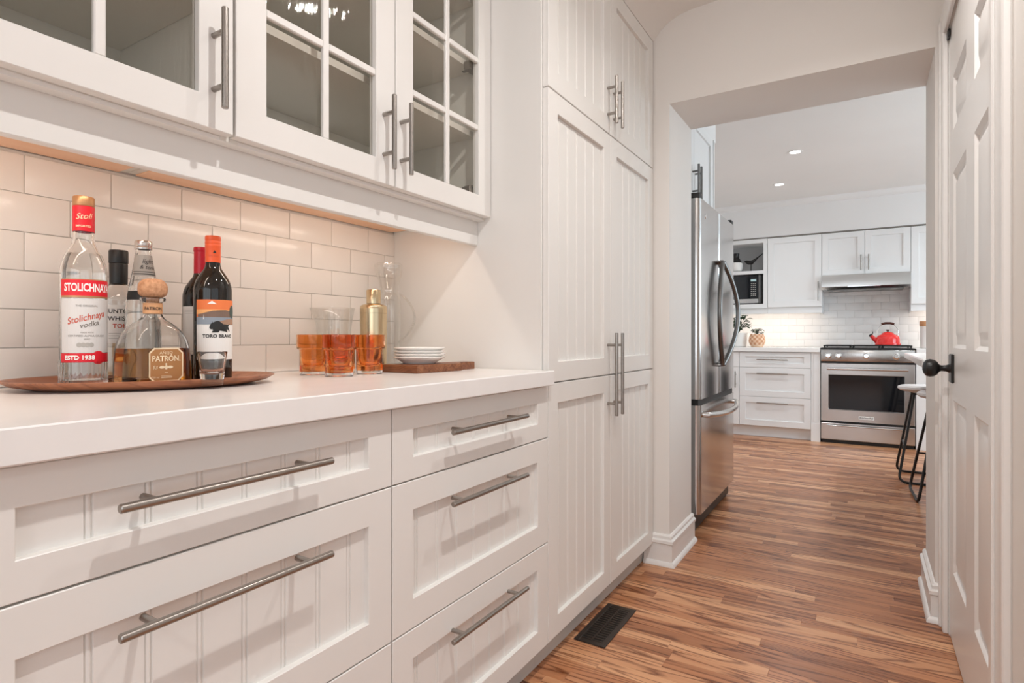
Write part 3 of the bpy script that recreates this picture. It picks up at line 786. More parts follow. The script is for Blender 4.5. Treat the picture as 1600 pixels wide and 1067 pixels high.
# ---- range
t = thing('range', (0, 6.7, 0), 'stainless slide-in range with black oven window under the hood', 'range')
RL, RR, RF = -.3795, .3795, 6.372
ry = face_ny(RF)
obj('body', B(RL, RR, RF + .03, YB - .01, .03, .905), 'darksteel', t, smooth=False)
obj('base', B(RL + .01, RR - .01, RF + .025, RF + .05, .0, .035), 'black', t, smooth=False)
bm = bmesh.new(); mbox(bm, ry, RL, RR, -.03, .0, .792, .905, .006, 2); pn = obj('control_panel', bm, 'stainless_h', t)
for i, x in enumerate((-.315, -.228, -.002, .235)):
    bm = bmesh.new(); lathe(bm, [(0, 0), (.028, 0), (.029, .003), (.024, .005), (.021, .006), (.020, .030), (.018, .034), (0, .034)], 0, 0, 24)
    box(bm, -.0045, .0045, -.019, .019, .034, .043, .002)
    bmesh.ops.rotate(bm, verts=bm.verts[:], cent=(0, 0, 0), matrix=Matrix.Rotation(PI / 2, 3, 'X')); bmesh.ops.translate(bm, verts=bm.verts[:], vec=(x, RF, .848))
    obj('knob', bm, 'chrome', pn)
obj('panel_gap', B(RL + .002, RR - .002, RF + .012, RF + .03, .774, .792), 'black', t, smooth=False)
bm = bmesh.new(); s0, s1, z0, z1 = RL + .002, RR - .002, .215, .773; a, b_, e, f = -.315, .30, .325, .665; c = .004
vs = ring(bm, ry, [(s0, s1, z0, z1, -.03), (s0, s1, z0, z1, -c), (s0 + c, s1 - c, z0 + c, z1 - c, 0), (a, b_, e, f, 0), (a + .006, b_ - .006, e + .006, f - .006, -.008), (a + .006, b_ - .006, e + .006, f - .006, -.03)])
for k in range(4): bm.faces.new((vs[-1][k], vs[-1][(k + 1) % 4], vs[0][(k + 1) % 4], vs[0][k]))
od = obj('oven_door', bm, 'stainless_h', t)
bm = bmesh.new(); mbox(bm, ry, a + .005, b_ - .005, -.02, -.010, e + .005, f - .005); obj('oven_window', bm, 'blackglass', od, smooth=False)
bm = bmesh.new(); tube(bm, [(-.325, RF - .045, .722), (.325, RF - .045, .722)], .012, 14)
for x in (-.315, .315): tube(bm, [(x, RF + .001, .722), (x, RF - .045, .722)], .009, 10)
obj('handle', bm, 'stainless_h', od)
bm = bmesh.new(); mbox(bm, ry, -.062, .062, 0, .003, .246, .276, .001); bd = obj('badge', bm, 'paper', od)
b2 = text_bm('KitchenAid', .024, 0, .261, bold=.0004)
flat_bm(b2, (0, RF - .0034, 0), (1, 0, 0)); b3 = obj('badge_lettering', b2, 'ink', od, smooth=False, recalc=False)
obj('drawer_gap', B(RL + .002, RR - .002, RF + .012, RF + .03, .196, .215), 'black', t, smooth=False)
bm = bmesh.new(); mbox(bm, ry, RL + .002, RR - .002, -.03, 0, .036, .196, .004); dw = obj('warming_drawer', bm, 'stainless_h', t)
bm = bmesh.new(); tube(bm, [(-.325, RF - .03, .176), (.325, RF - .03, .176)], .007, 12)
for x in (-.315, .315): tube(bm, [(x, RF + .001, .176), (x, RF - .03, .176)], .006, 10)
obj('handle', bm, 'stainless_h', dw)
obj('cooktop', B(RL - .004, RR + .004, RF + .02, YB - .012, .905, .922, .004), 'blackmetal', t)
for x0 in (-.36, -.118, .124):
    bm = bmesh.new(); x1 = x0 + .236; z0, z1 = .936, .948
    for yy in (RF + .06, RF + .21, RF + .36, RF + .53): box(bm, x0, x1, yy - .007, yy + .007, z0, z1, .002)
    for xx in (x0 + .007, (x0 + x1) / 2, x1 - .007): box(bm, xx - .007, xx + .007, RF + .053, RF + .537, z0 + .0005, z1 - .0005, .002)
    for xx in (x0 + .01, x1 - .01):
        for yy in (RF + .062, RF + .528): box(bm, xx - .006, xx + .006, yy - .006, yy + .006, .921, z0 + .002)
    obj('grate', bm, 'iron', t)

# ---- wall cabinets of the back run
YU = 6.70; uy = face_ny(YU)
t = thing('open_shelf_cabinet', (-1.2, YU + .1, 1.28), 'white wall cabinet with an open niche above the microwave', 'cabinet')
bm = bmesh.new(); xl, xr, yb = -1.53, -.905, YB - .005
for q in ((xl, xl + .02, YU, yb, 1.34, 2.087), (-.945, xr, YU, yb, 1.34, 2.087), (xl + .02, -.945, YU, yb, 2.045, 2.087), (xl + .02, -.945, YU, yb, 1.712, 1.748), (xl + .02, -.945, YU, yb, 1.34, 1.385)): box(bm, *q)
obj('carcass', bm, 'kcab', t, smooth=False)
obj('niche_back', B(xl + .02, -.945, yb - .012, yb, 1.385, 2.045), 'niche', t, smooth=False)
obj('light_rail', B(xl, xr, YU + .02, YU + .04, 1.278, 1.3395, .002), 'kcab', t)
t = thing('wall_cabinet', (-.65, YU + .1, 1.28), 'white single-door wall cabinet between microwave niche and hood', 'cabinet')
obj('carcass', B(-.904, -.3905, YU + .02, YB - .005, 1.34, 2.087), 'kcab', t, smooth=False)
f = shaker('door', uy, -.902, -.3925, 1.345, 2.085, t, material='kcab', stile=.062)
bar_handle('handle', uy, 'z', 1.40, 1.60, -.42, f, r=.0065, inset=.03)
obj('light_rail', B(-.904, -.3905, YU + .02, YU + .04, 1.276, 1.3395, .002), 'kcab', t)
obj('rail_return', B(-.4105, -.391, YU + .041, YB - .008, 1.276, 1.3395, .002), 'kcab', t)
t = thing('wall_cabinet', (0, YU + .1, 1.65), 'short white two-door wall cabinet above the hood', 'cabinet')
obj('carcass', B(-.390, .362, YU + .02, YB - .005, 1.652, 2.087), 'kcab', t, smooth=False)
for a, b_, hx in ((-.388, -.0155, -.045), (-.0125, .360, .020)):
    f = shaker('door', uy, a, b_, 1.656, 2.085, t, material='kcab', stile=.058)
    bar_handle('handle', uy, 'z', 1.69, 1.845, hx, f, r=.0065, inset=.03)
t = thing('wall_cabinet', (.7, YU + .1, 1.28), 'white wall cabinet right of the hood, partly behind the jamb', 'cabinet')
obj('carcass', B(.3625, 1.2, YU + .02, YB - .005, 1.34, 2.087), 'kcab', t, smooth=False)
shaker('door', uy, .3645, .78, 1.345, 2.085, t, material='kcab', stile=.062); shaker('door', uy, .783, 1.198, 1.345, 2.085, t, material='kcab', stile=.062)
obj('light_rail', B(.3625, 1.2, YU + .02, YU + .04, 1.276, 1.3395, .002), 'kcab', t)
obj('rail_return', B(.363, .3825, YU + .041, YB - .008, 1.276, 1.3395, .002), 'kcab', t)
for x0, x1, pw, lb in ((-1.40, -.47, 3.2, 'kitchen under-cabinet light strip above the plants'), (.45, 1.15, 3.0, 'kitchen under-cabinet light strip above the canister')):
    t = thing('under_cabinet_light', ((x0 + x1) / 2, YU + .1, 1.338), lb, 'light', 'kitchen under-cabinet light strips')
    obj('housing', B(x0, x1, YU + .08, YU + .11, 1.328, 1.3385, .002), 'trim', t)
    area('strip_lamp', ((x0 + x1) / 2, YU + .095, 1.326), (0, 0, 0), x1 - x0 - .03, .02, pw, (1.0, .88, .76), parent=t)
t = thing('range_hood', (0, 6.78, 1.5), 'slim stainless range hood under the short cabinet', 'hood')
bm = bmesh.new(); prism(bm, [(YB - .01, 1.6505), (YU - .05, 1.6505), (YU - .06, 1.545), (YU - .058, 1.530), (YU - .03, 1.508), (YB - .01, 1.505)], -.389, .361, 'x')
obj('shell', bm, 'stainless_h', t)
obj('filter', B(-.34, .31, YU + .0, YB - .06, 1.498, 1.506), 'darksteel', t, smooth=False)
obj('front_lip', B(-.16, .12, YU - .062, YU - .052, 1.526, 1.538, .002), 'chrome', t)
for x in (-.26, .23):
    bm = bmesh.new(); lathe(bm, [(0, 1.4965), (.032, 1.4965), (.034, 1.5), (0, 1.5)], x, YU + .06, 20); obj('lens', bm, 'paper', t)

# ---- microwave in its niche
t = thing('microwave', (-1.2, YU + .1, 1.386), 'black and stainless microwave in the wall cabinet niche', 'microwave')
mx0, mx1, my, mz0, mz1 = -1.47, -.952, YU + .012, 1.392, 1.700
my_ = face_ny(my)
obj('body', B(mx0, mx1, my + .02, YB - .03, mz0, mz1, .003), 'black', t)
bm = bmesh.new(); mbox(bm, my_, mx0, mx1 - .045, -.02, 0, mz0 + .055, mz1, .003); dd = obj('door', bm, 'blackglass', t)
bm = bmesh.new(); mbox(bm, my_, mx0, mx1 - .045, -.02, .001, mz0 + .005, mz0 + .054, .003); obj('trim_bar', bm, 'stainless_h', t)
bm = bmesh.new(); mbox(bm, my_, mx1 - .044, mx1 - .022, -.02, .002, mz0 + .005, mz1, .002); obj('handle', bm, 'darksteel', t)
bm = poly_bm([rect(mx1 - .122, mx1 - .066, mz1 - .066, mz1 - .042)]); flat_bm(bm, (0, my - .0006, 0), (1, 0, 0)); obj('display', bm, 'display', dd, smooth=False, recalc=False)
bm = bmesh.new()
for r in range(7):
    for c_ in range(3):
        b2 = poly_bm([rect(mx1 - .120 + c_ * .019, mx1 - .108 + c_ * .019, mz1 - .095 - r * .021, mz1 - .087 - r * .021)])
        me = bpy.data.meshes.new('k'); b2.to_mesh(me); b2.free(); bm.from_mesh(me); bpy.data.meshes.remove(me)
flat_bm(bm, (0, my - .0006, 0), (1, 0, 0)); obj('key_legends', bm, 'greylabel', dd, smooth=False, recalc=False)

# ---- ornaments in the niche
t = thing('vase', (-1.240, 6.78, 1.7485), 'small two-tone vase, black neck over white body, in the niche', 'vase')
bm = bmesh.new(); lathe(bm, [(0, 1.7485), (.035, 1.7485), (.062, 1.765), (.074, 1.80), (.072, 1.835), (.066, 1.851)], -1.240, 6.78, 28); obj('body', bm, 'potwhite', t)
bm = bmesh.new(); lathe(bm, [(.066, 1.851), (.055, 1.875), (.034, 1.905), (.030, 1.925), (.038, 1.955), (.034, 1.955), (.026, 1.925), (.026, 1.9), (0, 1.9)], -1.240, 6.78, 28); obj('neck', bm, 'blackmetal', t)
t = thing('bird_figurine', (-1.085, 6.80, 1.7485), 'slim black metal bird figurine with raised tail in the niche', 'figurine')
bm = bmesh.new(); tube(bm, [(-1.165, 6.8, 1.858), (-1.15, 6.8, 1.863), (-1.135, 6.8, 1.864), (-1.11, 6.8, 1.852), (-1.08, 6.8, 1.85), (-1.05, 6.8, 1.872), (-1.01, 6.8, 1.905), (-.965, 6.8, 1.94)], [.001, .006, .016, .024, .025, .014, .007, .004], 12); obj('body', bm, 'blackmetal', t)
bm = bmesh.new(); tube(bm, [(-1.085, 6.8, 1.749), (-1.085, 6.8, 1.835)], .005, 8); lathe(bm, [(0, 1.7485), (.022, 1.7485), (.020, 1.753), (0, 1.753)], -1.085, 6.80, 18); obj('stand', bm, 'blackmetal', t)

# ---- potted plants
def leaf_bm(bm, base, direction, ln, wd, droop):
    d = Vector(direction).normalized(); s = d.cross(Vector((0, 0, 1)));
    if s.length < .1: s = Vector((1, 0, 0))
    s.normalize(); up = s.cross(d)
    rows = []
    for k in range(5):
        q = k / 4; p = Vector(base) + d * ln * q + Vector((0, 0, -droop * q * q * ln)); wv = wd * math.sin(PI * min(1, .06 + q * .92)) ** .7
        rows.append([bm.verts.new(p - s * wv + up * wv * .25), bm.verts.new(p), bm.verts.new(p + s * wv + up * wv * .25)])
    for A, Bq in zip(rows[:-1], rows[1:]):
        bm.faces.new((A[0], A[1], Bq[1], Bq[0])); bm.faces.new((A[1], A[2], Bq[2], Bq[1]))
def plant(x, y, z, n, h, spread, ln, rnd, parent):
    R_ = random.Random(rnd)
    for k in range(n):
        a = R_.uniform(0, 2 * PI); q = R_.uniform(.15, 1) * spread; tip = Vector((x + q * math.cos(a), y + q * math.sin(a), z + h * R_.uniform(.35, 1)))
        bm = bmesh.new(); tube(bm, [(x, y, z - .01), ((x + tip.x) / 2, (y + tip.y) / 2, (z + tip.z) / 2 + .02), tip], .0022, 5); st = obj('stem', bm, 'leaf', parent)
        bm = bmesh.new(); leaf_bm(bm, tip, (math.cos(a), math.sin(a), R_.uniform(-.1, .5)), ln * R_.uniform(.8, 1.2), ln * .42, .4)
        leaf_bm(bm, tip - Vector((0, 0, .01)), (math.cos(a + 2.2), math.sin(a + 2.2), R_.uniform(0, .5)), ln * R_.uniform(.6, 1.), ln * .38, .4)
        obj('leaf', bm, 'leaf', st)
t = thing('potted_plant', (-1.215, 6.72, .9205), 'leafy green plant in a plain white pot on the kitchen counter', 'plant')
bm = bmesh.new(); lathe(bm, [(0, .9205), (.085, .9205), (.095, .93), (.105, 1.075), (.099, 1.075), (.092, 1.05), (0, 1.05)], -1.215, 6.72, 32); obj('pot', bm, 'potwhite', t)
bm = bmesh.new(); lathe(bm, [(0, 1.056), (.092, 1.056), (.092, 1.0505), (0, 1.0505)], -1.215, 6.72, 24); obj('soil', bm, 'soil', t)
plant(-1.215, 6.72, 1.055, 34, .21, .105, .066, 3, t)
t = thing('potted_plant', (-1.005, 6.68, .9205), 'small plant in a checkered woven basket on the kitchen counter', 'plant')
bm = bmesh.new(); NS, NZ = 20, 6
prf = [(.055, .9205), (.072, .945), (.082, .97), (.085, .995), (.08, 1.02), (.072, 1.045), (.070, 1.06)]
lathe(bm, [(0, .9205)] + prf + [(.062, 1.058), (.06, 1.04), (0, 1.04)], -1.005, 6.68, NS)
o = obj('basket', bm, ['basket', 'basket2'], t)
for p in o.data.polygons:
    c_ = p.center + Vector((0, 0, .9205)); ang = math.atan2(p.center.y, p.center.x); k = int((ang + PI) / (2 * PI) * NS); zi = int((c_.z - .9205) / .024)
    p.material_index = 1 if (k + zi) % 2 and c_.z > .955 else 0
plant(-1.005, 6.68, 1.045, 12, .085, .06, .045, 9, t)

# ---- kettle on the range, canister beside it
t = thing('kettle', (.17, 6.60, .948), 'red enamel whistling kettle with dark handle on the range', 'kettle')
KX, KY, KZ = .175, 6.58, .9485
bm = bmesh.new(); lathe(bm, [(0, KZ), (.098, KZ), (.106, KZ + .006), (.105, KZ + .016), (.098, KZ + .02), (.097, KZ + .06), (.090, KZ + .082), (.072, KZ + .098), (.055, KZ + .105), (.05, KZ + .106), (0, KZ + .106)], KX, KY, 40); obj('body', bm, 'kettle', t)
bm = bmesh.new(); lathe(bm, [(0, KZ + .1065), (.052, KZ + .1065), (.048, KZ + .115), (.03, KZ + .125), (.012, KZ + .128), (0, KZ + .128)], KX, KY, 32); ld = obj('lid', bm, 'kettle', t)
bm = bmesh.new(); lathe(bm, [(0, KZ + .1285), (.008, KZ + .1285), (.009, KZ + .138), (.016, KZ + .144), (.015, KZ + .15), (0, KZ + .151)], KX, KY, 18); obj('lid_knob', bm, 'walnut', ld)
bm = bmesh.new(); tube(bm, [(KX - .080, KY, KZ + .035), (KX - .11, KY, KZ + .06), (KX - .138, KY, KZ + .095)], [.027, .020, .014], 14); sp = obj('spout', bm, 'kettle', t)
bm = bmesh.new(); tube(bm, [(KX - .136, KY, KZ + .092), (KX - .146, KY, KZ + .104)], [.018, .015], 14); tube(bm, [(KX - .13, KY, KZ + .10), (KX - .122, KY, KZ + .118), (KX - .124, KY, KZ + .132)], .004, 8); obj('whistle', bm, 'black', sp)
bm = bmesh.new(); pts = [(KX - .085, KY, KZ + .09)] + [(KX + .085 * math.cos(a) * 1.0, KY, KZ + .12 + .092 * math.sin(a)) for a in [PI - PI * k / 16 for k in range(17)]] + [(KX + .085, KY, KZ + .09)]
tube(bm, pts, .0028, 8); hd = obj('handle_wire', bm, 'chrome', t)
bm = bmesh.new(); tube(bm, [(KX - .052, KY, KZ + .203), (KX - .02, KY, KZ + .2115), (KX + .02, KY, KZ + .2115), (KX + .052, KY, KZ + .203)], .011, 12); obj('handle_grip', bm, 'walnut', hd)
t = thing('canister', (.50, 6.76, .9205), 'white canister with a wooden lid right of the range', 'canister')
bm = bmesh.new(); lathe(bm, [(0, .9205), (.058, .9205), (.062, .926), (.062, 1.13), (.055, 1.13), (.055, .94), (0, .94)], .50, 6.76, 32); obj('jar', bm, 'potwhite', t)
bm = bmesh.new(); lathe(bm, [(0, 1.1305), (.064, 1.1305), (.066, 1.136), (.066, 1.175), (.062, 1.18), (0, 1.18)], .50, 6.76, 32); obj('lid', bm, 'lidwood', t)

# ---- island with overhanging top, and two stools
t = thing('island', (1.4, 4.2, 0), 'white kitchen island with overhanging top behind the right jamb', 'island')
obj('top', B(.232, 1.9, 3.45, 5.02, .872, .912, .006, 1), 'counter', t)
obj('base', B(.95, 1.85, 3.5, 4.97, 0, .8715), 'kcab', t, smooth=False)
for yy in (3.55, 4.9):
    obj('post', B(.86, .94, yy - .04, yy + .04, 0, .8715, .003), 'kcab', t)
def stool(name, loc, rz, label):
    t = thing(name, (0, 0, 0), label, 'stool', 'stools tucked under the island')
    bm = bmesh.new(); rf = lambda a, z: 1 + .06 * math.cos(2 * a)
    lathe(bm, [(0, .628), (.13, .628), (.185, .640), (.20, .655), (.198, .668), (.18, .676), (.1, .672), (0, .668)], 0, 0, 40, rf); obj('seat', bm, 'seat', t)
    for s in (-1, 1):
        bm = bmesh.new(); tube(bm, round_path([(-.115, s * .10, .628), (-.215, s * .205, .009), (.215, s * .205, .009), (.115, s * .10, .628)], .06), .0085, 10); obj('sled_frame', bm, 'blackmetal', t)
    for s in (-1, 1):
        q = .28; bm = bmesh.new(); tube(bm, [(s * .173, -.161, q * .9), (s * .173, .161, q * .9)], .007, 8); obj('foot_rest', bm, 'blackmetal', t)
    bm = bmesh.new(); box(bm, -.13, .13, -.11, -.09, .616, .627, .003); box(bm, -.13, .13, .09, .11, .616, .627, .003); obj('seat_bracket', bm, 'blackmetal', t)
    t.location = loc; t.rotation_euler[2] = rz
    return t
stool('bar_stool', (.405, 5.065, 0), 0, 'grey-topped stool with black sled legs, farther from the door')
stool('bar_stool', (.465, 4.53, 0), PI / 2 + .05, 'grey-topped stool with black sled legs, nearer the door')

# ================================================================== THINGS ON THE LONG COUNTER
def absorb(m, color, density):
    N, L, b = nodes(m); b.inputs['Base Color'].default_value = (.99, .99, .99, 1)
    va = N.new('ShaderNodeVolumeAbsorption'); va.inputs['Color'].default_value = (*color, 1); va.inputs['Density'].default_value = density
    L.new(va.outputs[0], N['Material Output'].inputs['Volume'])
absorb(M['amber'], (.96, .55, .12), 16); nodes(M['amber'])[2].inputs['Base Color'].default_value = (.95, .55, .27, 1)
absorb(M['tequila'], (.80, .56, .14), 22)
absorb(M['whisky'], (.95, .70, .25), 12)
CT = .9202
# oval wooden tray
TX, TY, TA, TB = -1.252, .6175, .238, .163
tdir = math.atan2(.89, .456)
bm = bmesh.new()
lathe(bm, [(0, 0), (.70, 0), (.80, .0012), (.93, .008), (.995, .0165), (1.0, .0185), (.985, .0195), (.955, .0165), (.86, .0085), (.80, .0066), (0, .0066)], 0, 0, 96)
for v in bm.verts:
    x, y = v.co.x * TA, v.co.y * TB
    v.co = Vector((TX + x * math.cos(tdir) - y * math.sin(tdir), TY + x * math.sin(tdir) + y * math.cos(tdir), CT + v.co.z))
tag(obj('serving_tray', bm, 'tray', angle=50), 'oval reddish-brown wooden serving tray holding the bottles', 'tray')
TZ = CT + .0070
def shell(name, parent, cx, cy, prof, wall, bt, material='glass', seg=48, rf=None):
    """hollow vessel: outer profile from base centre to mouth; inner surface offset by wall"""
    inner = [(max(r - wall, .002), z) for r, z in prof if z > prof[0][1] + bt]
    z0 = prof[0][1] + bt; r0 = inner[0][0]
    pts = [(0, prof[0][1])] + list(prof) + inner[::-1] + [(r0, z0 + .001), (r0 * .85, z0), (0, z0)]
    bm = bmesh.new(); lathe(bm, pts, cx, cy, seg, rf); return obj(name, bm, material, parent, angle=45)
def interp(prof, z):
    for (r0, z0), (r1, z1) in zip(prof[:-1], prof[1:]):
        if z0 <= z <= z1: return r0 + (r1 - r0) * (z - z0) / max(z1 - z0, 1e-9)
    return prof[-1][0]
def fill(name, parent, cx, cy, prof, wall, bt, level, material, seg=48, rf=None):
    e = -.0003; z0 = prof[0][1] + bt - e
    rs = [(max(interp(prof, z) - wall + e, .001), z) for z in sorted({z0 + .002} | {z for r, z in prof if z0 + .002 < z < level} | {level})]
    bm = bmesh.new(); lathe(bm, [(0, z0), (rs[0][0] * .86, z0)] + rs + [(0, level)], cx, cy, seg, rf); return obj(name, bm, material, parent, angle=45)
def smoothprof(pts, n=4):
    """Catmull-Rom through (r,z) points"""
    out = []; P_ = [pts[0]] + list(pts) + [pts[-1]]
    for i in range(1, len(P_) - 2):
        p0, p1, p2, p3 = (Vector(q) for q in P_[i - 1:i + 3])
        for k in range(n):
            t_ = k / n; out.append(tuple(.5 * ((2 * p1) + (p2 - p0) * t_ + (2 * p0 - 5 * p1 + 4 * p2 - p3) * t_ ** 2 + (3 * p1 - p0 - 3 * p2 + p3) * t_ ** 3)))
    out.append(tuple(pts[-1])); return out
TH = -.40          # labels look out from the counter, towards the passage
# ---- vodka
cx, cy, z = -1.250, .499, TZ
t = thing('liquor_bottle', (cx, cy, z), 'tall clear vodka bottle with red bands and bronze screw cap, leftmost on tray', 'bottle')
pv = [(.034, z), (.0372, z + .003), (.0376, z + .008), (.0376, z + .045), (.0366, z + .050), (.0366, z + .205)] + [(r, z + h) for r, h in smoothprof([(.0366, .205), (.0358, .220), (.030, .242), (.0215, .259), (.0172, .272), (.0162, .29)])][1:] + [(.0162, z + .33)]
ribs = lambda a, zz: 1 + (.012 * math.cos(30 * a) if zz < z + .046 and zz > z + .006 else 0)
shell('bottle_glass', t, cx, cy, pv, .0028, .012, seg=120, rf=ribs)
fill('spirit', t, cx, cy, pv, .0028, .012, z + .247, 'water')
bm = bmesh.new(); lathe(bm, [(0.0166, z + .289), (.0172, z + .289), (.0172, z + .336), (.0166, z + .336)], cx, cy, 40, closed=True); obj('neck_sleeve', bm, 'red', t)
bm = bmesh.new(); lathe(bm, [(0, z + .3365), (.0165, z + .3365), (.0172, z + .338), (.0172, z + .353), (.0162, z + .3545), (0, z + .3545)], cx, cy, 40); obj('screw_cap', bm, 'capgold', t)
R = .0366
printed('label_band', poly_bm([rect(-.040, .060, z + .168, z + .197)]), 'red', t, cx, cy, R, TH)
printed('label_band_edge', poly_bm([rect(-.040, .060, z + .1645, z + .168), rect(-.040, .060, z + .197, z + .1985)]), 'capgold', t, cx, cy, R, TH)
printed('label', poly_bm([rect(-.038, .058, z + .064, z + .1625)]), 'silverlabel', t, cx, cy, R, TH)
printed('label_band', poly_bm([rect(-.040, .060, z + .046, z + .063)]), 'red', t, cx, cy, R, TH, .0005)
printed('seal', poly_bm([circ(.0245, z + .0545, .0125)]), 'red', t, cx, cy, R, TH, .0007)
printed('lettering', text_bm('STOLICHNAYA', .0200, .0095, z + .1825, bold=.0006, fit=.082), 'whiteink', t, cx, cy, R, TH, .0007)
printed('lettering', text_bm('THE ORIGINAL', .0052, .006, z + .1495), 'greyink', t, cx, cy, R, TH, .0007)
printed('lettering', text_bm('Stolichnaya', .0165, .005, z + .128, shear=.35, rot=.26, bold=.0002, fit=.064), 'redink', t, cx, cy, R, TH, .0007)
printed('lettering', text_bm('vodka', .0130, .009, z + .1155, shear=.35, rot=.24, bold=.0002), 'greyink', t, cx, cy, R, TH, .0007)
printed('lettering', text_bm('MADE WITH', .0036, .006, z + .1005), 'greyink', t, cx, cy, R, TH, .0007)
printed('lettering', text_bm('CERTIFIED ALPHA GRADE', .0052, .006, z + .0945), 'greyink', t, cx, cy, R, TH, .0007)
printed('lettering', text_bm('SPIRIT', .0036, .006, z + .0885), 'greyink', t, cx, cy, R, TH, .0007)
printed('medals', poly_bm([circ(-.006 + k * .0062, z + .078, .0042, 14) for k in range(4)]), 'pearl', t, cx, cy, R, TH, .0007)
printed('lettering', text_bm('ESTD 1938', .0105, -.006, z + .0545, bold=.0004), 'whiteink', t, cx, cy, R, TH, .0009)
printed('lettering', text_bm('Stoli', .0150, .000, z + .316, shear=.4, rot=.1), 'creamink', t, cx, cy, .0172, TH, .0005)
printed('lettering', text_bm('IMPORTED', .0052, .000, z + .298, bold=.0001), 'creamink', t, cx, cy, .0172, TH, .0005)

# ---- whisky, half hidden
cx, cy = -1.366, .610
t = thing('liquor_bottle', (cx, cy, z), 'clear whisky bottle with black cap behind the vodka bottle', 'bottle')
pw = [(.033, z), (.0372, z + .004), (.0372, z + .165)] + [(r, z + h) for r, h in smoothprof([(.0372, .165), (.0357, .178), (.0275, .193), (.0172, .205), (.0150, .215)])][1:] + [(.0150, z + .25)]
shell('bottle_glass', t, cx, cy, pw, .0028, .012)
fill('whisky', t, cx, cy, pw, .0028, .012, z + .112, 'whisky')
bm = bmesh.new(); lathe(bm, [(.0156, z + .206), (.0166, z + .206), (.0172, z + .248), (.0166, z + .250), (.0156, z + .250)], cx, cy, 32, closed=True); obj('neck_seal', bm, 'black', t)
bm = bmesh.new(); lathe(bm, [(0, z + .2505), (.0176, z + .2505), (.0180, z + .253), (.0180, z + .276), (.0168, z + .278), (0, z + .278)], cx, cy, 32); obj('cap', bm, 'black', t)
R = .0372; TW = -.36
printed('label', poly_bm([rect(-.040, .040, z + .080, z + .160)]), 'paper', t, cx, cy, R, TW)
for k, (tx, mt) in enumerate((('SUNTORY', 'ink'), ('WHISKY', 'ink'), ('TOKI', 'redink'))):
    printed('lettering', text_bm(tx, .0125, .002, z + .1465 - k * .0155, bold=.0002), mt, t, cx, cy, R, TW, .0007)
printed('rule_lines', poly_bm([rect(-.02, .024, z + .100 - k * .005, z + .1007 - k * .005) for k in range(3)]), 'greyink', t, cx, cy, R, TW, .0007)

# ---- tonic
cx, cy = -1.277, .617
t = thing('mixer_bottle', (cx, cy, z), 'clear mixer bottle with silver screw cap and grey neck label', 'bottle')
TS = .962
pt = [(.030, z), (.0325, z + .004), (.0325, z + .150 * TS)] + [(r, z + h * TS) for r, h in smoothprof([(.0325, .150), (.0315, .168), (.0275, .195), (.0225, .220), (.0180, .250), (.0145, .275), (.0135, .283)])][1:] + [(.0135, z + .296 * TS)]
shell('bottle_glass', t, cx, cy, pt, .0025, .010)
fill('tonic', t, cx, cy, pt, .0025, .010, z + .205 * TS, 'water')
bm = bmesh.new(); lathe(bm, [(0.0140, z + .2845 * TS), (.0158, z + .2845 * TS), (.0162, z + .288 * TS), (.0150, z + .290 * TS), (.0160, z + .293 * TS), (.0160, z + .300 * TS), (.0145, z + .303 * TS), (0, z + .303 * TS)], cx, cy, 32); obj('screw_cap', bm, 'capsilver', t)
Rf = lambda zz: interp(pt, zz)
nl = bmesh.new()
for k in range(8):
    z0_, z1_ = z + .226 * TS + k * .0055, z + .226 * TS + (k + 1) * .0055
    nl.faces.new([nl.verts.new(p) for p in ((-.028, 0, z0_), (.030, 0, z0_), (.030, 0, z1_), (-.028, 0, z1_))])
printed('neck_label', nl, 'greylabel', t, cx, cy, Rf, TH + .25)
printed('lettering', text_bm('light', .013, .003, z + .258 * TS, shear=.3), 'ink', t, cx, cy, Rf, TH + .25, .0009)
printed('lettering', text_bm('& tonic', .011, .003, z + .245 * TS, shear=.3), 'ink', t, cx, cy, Rf, TH + .25, .0009)
printed('rule_lines', poly_bm([rect(-.027, .029, z + .2345 * TS, z + .2357 * TS), rect(-.027, .029, z + .2295 * TS, z + .2312 * TS)]), 'ink', t, cx, cy, Rf, TH + .25, .0009)
printed('body_band', poly_bm([rect(-.035, .03, z + .175 * TS, z + .194 * TS)]), 'ink', t, cx, cy, Rf, -.5)

# ---- tequila: squat rounded-square bottle with cork ball
cx, cy = -1.190, .592
t = thing('liquor_bottle', (cx, cy, z), 'squat tequila bottle half full of amber spirit with round cork stopper', 'bottle')
def sq(a, zz):
    k = max(0, min(1, (z + .135 - zz) / .05)); k = k * k * (3 - 2 * k)
    n_ = 2 + 2.2 * k
    return (abs(math.cos(a)) ** n_ + abs(math.sin(a)) ** n_) ** (-1 / n_)
pq = [(.050, z), (.0560, z + .004), (.0572, z + .010)] + [(r, z + h) for r, h in smoothprof([(.0572, .010), (.0566, .035), (.0550, .062), (.0510, .085), (.0430, .105), (.0320, .119), (.0212, .128), (.0168, .136), (.0160, .148)])][1:] + [(.0160, z + .160), (.0215, z + .163), (.0225, z + .166), (.0215, z + .169), (.0165, z + .170)]
LV = z + .071
up_ = [(interp(pq, LV + .0002), LV + .0002)] + [(r, h) for r, h in pq if h > LV + .001]
bm = bmesh.new(); lathe(bm, up_ + [(max(r - .0026, .004), h) for r, h in up_[::-1]], cx, cy, 64, sq, closed=True); obj('bottle_glass', bm, 'glass', t, angle=45)
bm = bmesh.new(); lathe(bm, [(0, z)] + [(r, h) for r, h in pq if h < LV - .001] + [(interp(pq, LV), LV), (0, LV)], cx, cy, 64, sq); obj('tequila', bm, 'tequila', t, angle=45)
